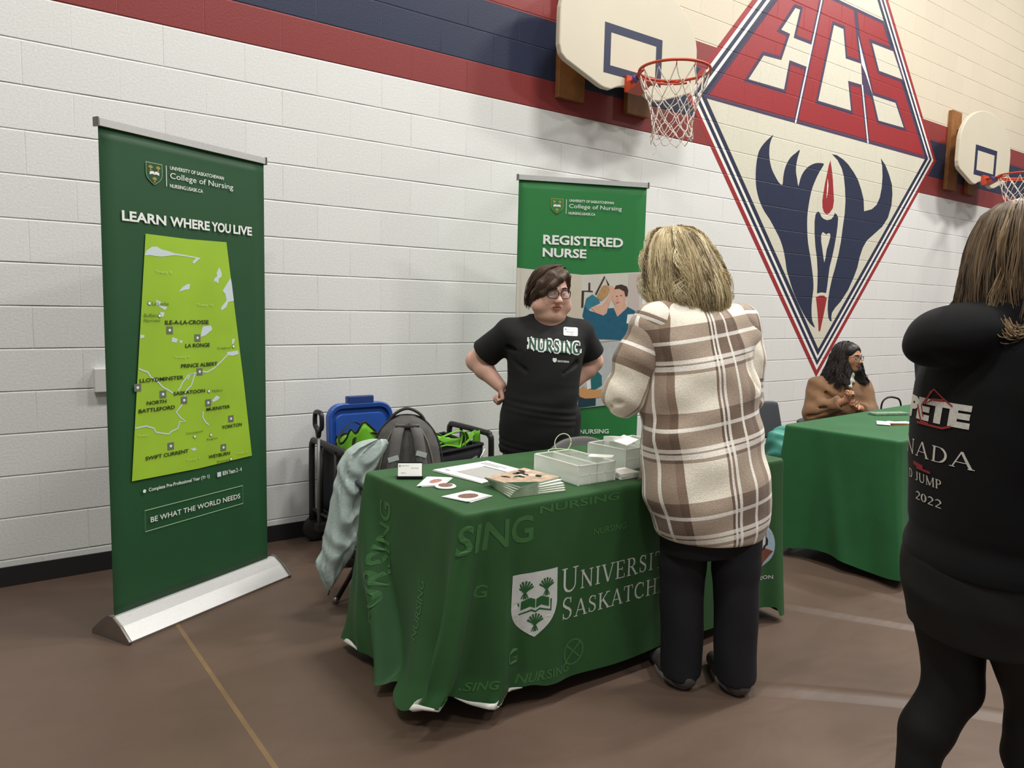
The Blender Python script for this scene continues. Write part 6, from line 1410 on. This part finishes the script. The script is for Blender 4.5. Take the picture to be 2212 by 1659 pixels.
def sleeve(P, r, side, uo, parent):
    a, b_, c = [Vector(p) for p in P]; sd = SDF((-.42, -.16, .92), (.40, .60, 1.45), .0055); e = b_.lerp(c, .90); mid = a.lerp(b_, .5)+Vector((side*.010, -.012, 0))
    sd.cap(tuple(a), tuple(mid), r[0], r[1], .03); sd.cap(tuple(mid), tuple(b_), r[1], r[2], .03); sd.cap(tuple(b_), tuple(e), r[2], r[3], .03)
    d1 = (b_-a).normalized(); d2 = (c-b_).normalized()
    for k in range(4):
        o = b_+d2*(.03*k-.03)+Vector((side*.02, -.06, -.02-.01*k)); sd.cap(tuple(o-Vector((.05, 0, .02))), tuple(o+Vector((.05, .03, .03))), .006, .004, .018, 'sub')
    sd.displace(lambda X, Y, Z: .003*np.sin(60*Z+25*X)*np.sin(31*X+12*Z)); sd.cut(tuple(e), tuple(d2), .01)
    L1 = (b_-a).length
    def uvf(V):
        w = V-np.array(a); t1 = w@np.array(d1); w2 = V-np.array(b_); t2 = w2@np.array(d2); up = t2 > 0
        s_ = np.where(up & (t1 > L1*.8), L1+t2, np.minimum(t1, L1)); ax1 = np.array(frame(a, d1, (1, 0, 0)))[:3, :3]; ax2 = np.array(frame(b_, d2, (1, 0, 0)))[:3, :3]
        q1 = w@ax1; q2 = w2@ax2; th = np.where(up & (t1 > L1*.8), np.arctan2(q2[:, 1], q2[:, 0]), np.arctan2(q1[:, 1], q1[:, 0])); return np.stack([s_+uo, th*.075+.12], 1)
    return sd.build('sleeve', m_plaid, parent, 1, uvf=uvf)
sleeve(LP, (.086, .078, .076, .058), -1, .02, jacket); sleeve(RPa, (.086, .076, .070, .055), 1, .17, jacket)
b = MB(); b.tube(cr([(-.125, .195, 1.385), (-.10, .165, 1.400), (-.05, .150, 1.405), (.01, .175, 1.40), (.03, .22, 1.39)], 6), .014, 8); b.build('collar', m_plaid, jacket, True)
# dark wide trousers
m_pantP = mat('trousers_dark_navy', rgb(17, 17, 22), .8, noise=.1, nscale=20, bump=.1, bscale=300)
sd = SDF((-.22, -.20, .02), (.38, .32, .95), .007); sd.loft([(.50, 0, .06, .165, .115), (.60, 0, .06, .175, .12), (.72, 0, .07, .17, .115)], .04, M=RP)
for x0, h_, kn, an in ((-1, hipsP[0], kneeP[0], ankP[0]), (1, hipsP[1], kneeP[1], ankP[1])): sd.cap(tuple(Vector(h_).lerp(Vector(kn), .55)), kn, .094, .082, .02); sd.cap(kn, (an[0], an[1]+.008, .02), .083, .074, .02)
sd.displace(lambda X, Y, Z: .003*np.sin(22*X+15*Z)*np.sin(11*Z)); sd.cut((0, 0, .048), (.0, .25, -1), .01); sd.build('trousers', m_pantP, P_, 1); shoes(P_, ankP, toeP, mat('shoe_grey', rgb(74, 70, 66), .7, noise=.15, nscale=60), m_sole)
# shoulder-length wavy blond hair
hb = hair_mat('hair_blond', [rgb(96, 82, 58), rgb(152, 134, 98), rgb(200, 182, 138), rgb(230, 216, 178)], .42)
MH = Matrix.Translation((-.088+.22*1.56, .262, 0)); MH[0][2] = -.22; MH[1][3] -= .25*1.66; MH[1][2] = .25; prof = [(1.697, .02, .02), (1.689, .062, .062), (1.664, .098, .096), (1.62, .122, .119), (1.57, .140, .135), (1.52, .150, .145), (1.47, .160, .150), (1.43, .158, .148), (1.395, .146, .140), (1.36, .128, .126), (1.33, .105, .11)]
sd = SDF((-.30, .02, 1.34), (.10, .45, 1.70), .006); sd.loft([(z, -.088-.22*(z-1.56), .262+.25*(z-1.66), rx*.92, ry*.90) for z, rx, ry in prof if z > 1.37], .01); sd.ell((-.10, .268, 1.585), (.092, .098, .098), .02); fd = (HP.to_3x3() @ Vector((0, -1, 0)))
sd.ell(tuple(Vector((-.088, .262, 1.52))+fd*.15), (.085, .085, .11), .02, 'sub'); sd.displace(lambda X, Y, Z: .004*np.sin(95*np.arctan2(Y-.262, X+.088)/3+20*Z)); V, F = sd.mesh(1)
hair = mobj('hair', V, F, hb, P_, True, uv=np.stack([np.full(len(V), .30), V[:, 2]], 1))
fa = math.degrees(math.atan2(fd.y, fd.x))
hull_hair('hair_strands', hair, hb, MH, prof, 3400, (fa+48, fa+312), (1.335, 1.42), .013, 5, .0014, .055, 18, .3)
hull_hair('hair_strands', hair, hb, MH, [(z, rx*1.05+.006, ry*1.05+.006) for z, rx, ry in prof], 420, (fa+50, fa+310), (1.34, 1.47), .024, 9, .0012, .06, 18, .9)
hull_hair('hair_fringe', hair, hb, MH, [(z, rx*.97, ry*.97) for z, rx, ry in prof], 420, (fa-50, fa+50), (1.52, 1.63), .008, 6, .0019, .05, 12)
b = MB(); T = lambda p: HP @ (Vector(p)*sP)
b.tube([T(p) for p in cr([(-.088, .02, .060), (-.086, -.05, .088), (-.05, -.088, .116), (0, -.098, .122), (.05, -.088, .116), (.086, -.05, .088), (.088, .02, .060)], 6)], .0035, 6); gl = b.build('glasses', m_frame, P_, True)
b = MB(); b.grid(14, 4, lambda u, v: T((-.075+.15*u, -.080-.020*math.sin(math.pi*u), .122+.028*(v-.5)+.012*math.sin(math.pi*u)))); b.build('lens', mat('sunglass_lens', rgb(60, 58, 52), .15), gl, True)

# ---- the person in the black hooded sweatshirt close to us at the right
H_ = person((.262, -3.40, 0), -68.0, 'person in a black hooded sweatshirt with white lettered print on the back, nearest us')
m_hood = mat('hoodie_black', rgb(15, 15, 17), .9, noise=.1, nscale=30, bump=.15, bscale=500, sheen=.04, spec=.25); m_legg = mat('leggings_black', rgb(12, 11, 13), .7, noise=.08, nscale=25)
RH = RZ(-52, (.045, .02, 0)); fH = Vector((.788, .616, 0)); rH = Vector((.616, -.788, 0))
rowsH = [(.775, 0, -.005, .190, .130), (.80, 0, 0, .198, .138), (.85, 0, 0, .188, .125), (.93, 0, 0, .198, .135), (1.02, 0, 0, .202, .140), (1.12, 0, 0, .206, .142), (1.22, 0, .0, .205, .132), (1.30, 0, .012, .185, .115), (1.36, 0, .03, .13, .09), (1.40, 0, .045, .075, .075)]
HH = head_frame((.085, .055, 1.530), 180-40, 4); sH = 1.0
w = lambda x, y, z: tuple(RH @ Vector((x, y, z)))
LH = [w(-.185, .02, 1.30), w(-.225, .09, 1.06), w(-.16, .27, 1.02)]; RHa = [w(.185, .02, 1.30), w(.245, .02, 1.04), w(.20, .19, .95)]
hipsH = [w(-.085, -.02, .76), w(.085, .01, .76)]; kneeH = [(.020, .05, .44), (.195, .06, .46)]; ankH = [(-.055, .00, .14), (.245, .09, .085)]; toeH = [(.02, .14, .03), (.38, .22, .03)]
sd = SDF((-.36, -.36, -.01), (.46, .46, 1.68), .008)
sd.loft([(z, cx, cy, rx*.85, ry*.85) for z, cx, cy, rx, ry in rowsH], .03, M=RH); sd.cap(w(0, .05, 1.36), (.075, .05, 1.46), .055, .052, .03)
for P in (LH, RHa): sd.chain(P, [.045, .040, .028], .03)
hand(sd, frame(LH[2], (.8, .5, -.1), (0, 0, 1)), (30, 40, 20), 5, -1); hand(sd, frame(RHa[2], (.8, .5, -.1), (0, 0, 1)), (30, 40, 20), 5, 1)
legs(sd, hipsH, kneeH, ankH, toeH, (.07, .045, .026)); head_sdf(sd, HH, sH); sd.build('body', m_skinP, H_, 1); face_parts(H_, HH, sH, m_lip, m_brow, m_eye, m_iris)
sd = SDF((-.20, -.36, .74), (.42, .40, 1.44), .006); sd.loft(rowsH, .02, M=RH, p=2.2)
sd.loft([(.755, 0, 0, .19, .13), (.80, 0, 0, .196, .136)], .01, M=RH)
sd.ell((-.025, -.045, 1.345), (.120, .095, .065), .04, 'add', RZ(-52).to_3x3()); sd.ell((-.060, -.072, 1.325), (.105, .070, .056), .03, 'add', RZ(-52).to_3x3()); sd.ell((-.088, -.062, 1.305), (.060, .055, .046), .02)
sd.cap(w(-.07, -.02, 1.395), w(.07, -.02, 1.395), .045, .045, .05)
sd.ell(w(0, .05, 1.45), (.07, .07, .06), .02, 'sub')
for P in (LH, RHa): sd.cap(P[0], tuple(Vector(P[0]).lerp(Vector(P[1]), .3)), .085, .082, .05)
sd.displace(lambda X, Y, Z: .003*np.sin(26*Z+12*X)*np.sin(15*X+9*Y+7*Z)*np.clip((1.2-Z)*6, 0, 1)+.004*np.exp(-((Z-.845)/.02)**2)); sd.cut((0, 0, .768), (0, 0, -1), .01)
hood = sd.build('hoodie', m_hood, H_, 1)
for P, sgn in ((LH, -1), (RHa, 1)):
    a, b_, c = [Vector(p) for p in P]; s2 = SDF((-.30, -.40, .86), (.50, .50, 1.42), .0065); s2.cap(tuple(a), tuple(b_), .084, .068, .03); s2.cap(tuple(b_), tuple(b_.lerp(c, .95)), .068, .046, .03)
    s2.displace(lambda X, Y, Z: .003*np.sin(48*Z+20*X)*np.sin(24*X+16*Z)); s2.cut(tuple(b_.lerp(c, .92)), tuple(c-b_), .008); s2.build('sleeve', m_hood, hood, 1)
sd = SDF((-.20, -.26, .05), (.46, .36, .90), .006); sd.loft([(.60, 0, -.005, .17, .115), (.70, 0, -.01, .185, .135), (.78, 0, -.01, .185, .13), (.86, 0, 0, .17, .115)], .03, M=RH)
for h_, kn, an in zip(hipsH, kneeH, ankH): sd.cap(h_, kn, .100, .066, .02); md_ = Vector(kn).lerp(Vector(an), .42)+Vector((-.022, 0, 0)); sd.cap(kn, tuple(md_), .066, .062, .02); sd.cap(tuple(md_), an, .060, .042, .02)
sd.displace(lambda X, Y, Z: .002*np.sin(30*X+42*Z)*np.sin(16*Z)); sd.cut((0, 0, .09), (0, 0, -1), .01); sd.build('leggings', m_legg, H_, 1); shoes(H_, [(-.055, .0, .085), ankH[1]], toeH, m_shoe, m_sole)
# print on the back, wrapped from behind
bk = lambda u, v: tuple(RH @ Vector((u, -.5, v)))
m_hw = mat('hoodie_white_print', rgb(206, 202, 194), .7, noise=.12, nscale=120); m_hr = mat('hoodie_red_print', rgb(150, 40, 50), .7, noise=.1, nscale=80)
project('back_lettering', text_fit('PETE', -.135, 1.126, .100, 1.180, bold=.06), m_hw, hood, bk, fH, hood, .002, .01)
project('back_lettering', fit2d(serif2d('NADA', T=.11, t=.045, sf=.07), -.13, 1.034, .118, 1.074), m_hw, hood, bk, fH, hood, .002, .01)
project('back_lettering', fit2d(serif2d('D JUMP', T=.16, t=.07, sf=.06), -.11, .971, .036, .995), m_hw, hood, bk, fH, hood, .002, .01)
project('back_lettering', fit2d(serif2d('2022', T=.16, t=.08, sf=.06), -.065, .925, .036, .946), m_hw, hood, bk, fH, hood, .002, .01)
red = [stroke2d([(-.02, 1.205), (.05, 1.172)], .004), stroke2d([(-.02, 1.205), (-.06, 1.16), (-.045, 1.135)], .005), stroke2d([(-.07, 1.118), (.03, 1.118), (.055, 1.126)], .005), stroke2d([(-.03, 1.20), (-.045, 1.165), (-.02, 1.18), (.02, 1.182)], .006), stroke2d([(-.08, 1.16), (-.05, 1.122), (-.02, 1.12)], .006), stroke2d([(-.075, 1.015), (-.03, 1.011)], .010), stroke2d([(-.06, 1.006), (.0, 1.004)], .006)]
for q_ in red: project('back_red_line', q_, m_hr, hood, bk, fH, hood, .0028, .01)
# long straight brown hair falling over the hood
hh = hair_mat('hair_brown_long', [rgb(52, 42, 34), rgb(86, 70, 54), rgb(118, 98, 74), rgb(158, 134, 100)], .4)
MHh = Matrix.Translation((.072, .045, 0)); pf = [(1.655, .02, .02), (1.646, .05, .055), (1.62, .082, .09), (1.58, .100, .108), (1.53, .112, .118), (1.47, .120, .125), (1.41, .124, .13), (1.37, .10, .14), (1.32, .08, .14)]
sd = SDF((-.08, -.13, 1.38), (.24, .22, 1.68), .006); sd.loft([(z, .072, .045, rx*.92, ry*.92) for z, rx, ry in pf if z > 1.38], .01); fd = HH.to_3x3() @ Vector((0, -1, 0)); sd.ell(tuple(Vector((.072, .045, 1.49))+fd*.13), (.08, .08, .12), .02, 'sub'); V, F = sd.mesh(1)
hair = mobj('hair', V, F, hh, H_, True, uv=np.stack([np.full(len(V), .25), V[:, 2]], 1)); fa = math.degrees(math.atan2(fd.y, fd.x))
hull_hair('hair_strands', hair, hh, MHh, pf, 2000, (fa+50, fa+310), (1.385, 1.43), .004, 15, .0017, .05, 14)
hull_hair('hair_strands', hair, hh, MHh, [(z, rx*1.02+.004, ry*1.04+.006) for z, rx, ry in pf], 240, (fa+200, fa+300), (1.34, 1.40), .008, 16, .0015, .04, 14, .3)
pp_ = []; rg = np.random.default_rng(4)
for i in range(70):
    o = rg.normal(0, .006, 3); L_ = cr([tuple(np.array(p)+o*(.4+.25*j)) for j, p in enumerate([(.10, -.085, 1.55), (.118, -.098, 1.47), (.116, -.112, 1.40), (.098, -.125, 1.355), (.066, -.128, 1.345), (.052, -.122, 1.362)])], 4); pp_.append([tuple(p) for p in L_])
V, F = tubes_mesh(np.array(pp_), np.full((len(pp_), len(pp_[0])), .0014), 5); mobj('hair_lock', V, F, hh, hair, True, uv=np.stack([np.repeat(rg.uniform(.6, 1, len(pp_)), len(pp_[0])*5), np.zeros(len(V))], 1))

# ---- the seated person in the brown jacket behind the second table
W_ = person((3.5, -1.22, 0), -60.2, 'seated person with long dark hair, glasses and a brown jacket')
m_skinW = skin_mat('skin_tan', rgb(186, 134, 104)); m_brown = mat('jacket_brown', rgb(122, 88, 56), .75, noise=.16, nscale=16, bump=.2, bscale=150, sheen=.2); m_scarf = mat('neck_scarf_grey', rgb(190, 188, 176), .8, noise=.2, nscale=70)
RW = RZ(40, (0, 0, 0)); sW = .84; HW = head_frame((.042, -.01, 1.064), 58, 3)
rowsW = [(.47, 0, .05, .19, .15), (.58, 0, .04, .185, .145), (.70, 0, .02, .185, .135), (.80, 0, 0, .185, .12), (.865, 0, 0, .16, .10), (.91, .0, -.005, .09, .075), (.945, .0, -.01, .055, .055)]
fW = Vector((math.sin(math.radians(40)), -math.cos(math.radians(40)), 0))
LW = [(-.150, -.06, .845), (-.165, -.16, .655), (.045, -.245, .775)]; RWa = [(.135, .10, .845), (.195, .02, .66), (.120, -.205, .722)]
sd = SDF((-.32, -.66, -.01), (.62, .30, 1.19), .006); sd.loft([(z, cx, cy, rx*.85, ry*.85) for z, cx, cy, rx, ry in rowsW], .03, M=RW); sd.cap((0, 0, .90), (.03, -.01, 1.0), .048, .045, .02)
for P in (LW, RWa): sd.chain(P, [.045, .038, .026], .03)
hand(sd, frame(LW[2], (.25, -.25, .85), (.9, -.3, .1)), (55, 70, 35), 4, 1, (30, 30), .85); hand(sd, frame(RWa[2], (-.35, -.85, .05), (-.8, .35, .3)), (30, 45, 25), 4, 1, (35, 20), .85)
hw = [tuple(RW @ Vector((s*.09, .03, .53))) for s in (-1, 1)]; kw = [tuple(RW @ Vector((s*.12, -.36, .50))) for s in (-1, 1)]; aw = [tuple(RW @ Vector((s*.12, -.36, .085))) for s in (-1, 1)]; tw = [tuple(RW @ Vector((s*.13, -.54, .03))) for s in (-1, 1)]
legs(sd, hw, kw, aw, tw, (.075, .055, .04)); head_sdf(sd, HW, sW); sd.build('body', m_skinW, W_, 1); face_parts(W_, HW, sW, mat('lips_rose', rgb(150, 82, 80), .5), mat('eyebrow_black', rgb(36, 28, 26), .8), m_eye, m_iris); glasses(W_, HW, sW)
sd = SDF((-.32, -.36, .43), (.34, .30, .96), .006); sd.loft(rowsW[:-1], .02, M=RW)
for P, r in ((LW, (.080, .074, .050)), (RWa, (.080, .072, .048))):
    e = Vector(P[1]).lerp(Vector(P[2]), .80); t_ = SDF((-.32, -.36, .43), (.34, .30, .96), .006); t_.cap(P[0], P[1], r[0], r[1], 0); t_.cap(P[1], tuple(Vector(P[1]).lerp(Vector(P[2]), .9)), r[1], r[2], .03); t_.cut(tuple(e), tuple(Vector(P[2])-Vector(P[1])))
    d = t_.D; h_ = np.clip(.5+.5*(sd.D-d)/.025, 0, 1); sd.D = sd.D+(d-sd.D)*h_-.025*h_*(1-h_)
for a, b_ in (((-.20, -.20, .68), (-.05, -.255, .73)), ((-.19, -.15, .74), (-.06, -.21, .71)), ((-.20, -.22, .64), (-.02, -.27, .70)), ((-.14, -.10, .86), (-.05, -.17, .76)), ((.17, -.02, .83), (.20, -.06, .70)), ((.05, -.12, .86), (.10, -.14, .74))): sd.cap(a, b_, .007, .004, .02, 'sub')
sd.displace(lambda X, Y, Z: .004*np.sin(40*X+30*Z)*np.sin(33*Z-14*X)+.002*np.sin(70*Z+40*X)); sd.ell((.03, -.06, .925), (.05, .06, .05), .01, 'sub'); sd.build('jacket', m_brown, W_, 1)
sd = SDF((-.08, -.16, .84), (.14, .10, 1.0), .005); sd.loft([(.885, .030, -.040, .062, .062), (.925, .030, -.028, .056, .056), (.962, .034, -.022, .053, .053)], .01); sd.cap((.048, -.075, .91), (.058, -.10, .86), .026, .018, .02)
sd.displace(lambda X, Y, Z: .003*np.sin(130*Z+30*X+20*Y)); sd.build('neck_scarf', m_scarf, W_, 1)
sd = SDF((-.30, -.62, .04), (.62, .26, .62), .009)
for h_, kn, an in zip(hw, kw, aw): sd.cap(h_, kn, .092, .075, .03); sd.cap(kn, an, .072, .058, .02)
sd.cut((0, 0, .08), (0, 0, -1)); sd.build('trousers', m_pantb, W_, 1); shoes(W_, aw, tw, m_shoe, m_sole)
hw_ = hair_mat('hair_black_curly', [rgb(22, 18, 18), rgb(36, 29, 28), rgb(54, 43, 40)], .4)
MW = Matrix.Translation((.018, .012, 0)); pw = [(1.165, .02, .02), (1.156, .05, .05), (1.135, .078, .075), (1.10, .098, .09), (1.04, .112, .10), (.98, .130, .112), (.92, .158, .135), (.87, .175, .15), (.83, .165, .15), (.80, .13, .13)]
sd = SDF((-.20, -.18, .82), (.24, .20, 1.19), .006); sd.loft([(z, .018, .012, rx*.9, ry*.9) for z, rx, ry in pw if z > .85], .01); fd = HW.to_3x3() @ Vector((0, -1, 0)); THW = lambda p: tuple(HW @ (Vector(p)*sW)); sd.ell(THW((0, .010, .042)), tuple(q*sW for q in (.084, .106, .090)), .01, 'add', HW.to_3x3()); sd.ell(THW((0, -.095, -.025)), tuple(q*sW for q in (.068, .062, .100)), .01, 'sub', HW.to_3x3()); sd.ell(tuple(Vector((.02, .0, .90))+fd*.14), (.08, .08, .12), .015, 'sub'); V, F = sd.mesh(1)
hair = mobj('hair', V, F, hw_, W_, True, uv=np.stack([np.full(len(V), .2), V[:, 2]], 1)); fa = math.degrees(math.atan2(fd.y, fd.x))
hull_hair('hair_strands', hair, hw_, MW, pw, 1400, (fa+46, fa+314), (.80, .90), .014, 25, .0021, .06, 20, 2.2)
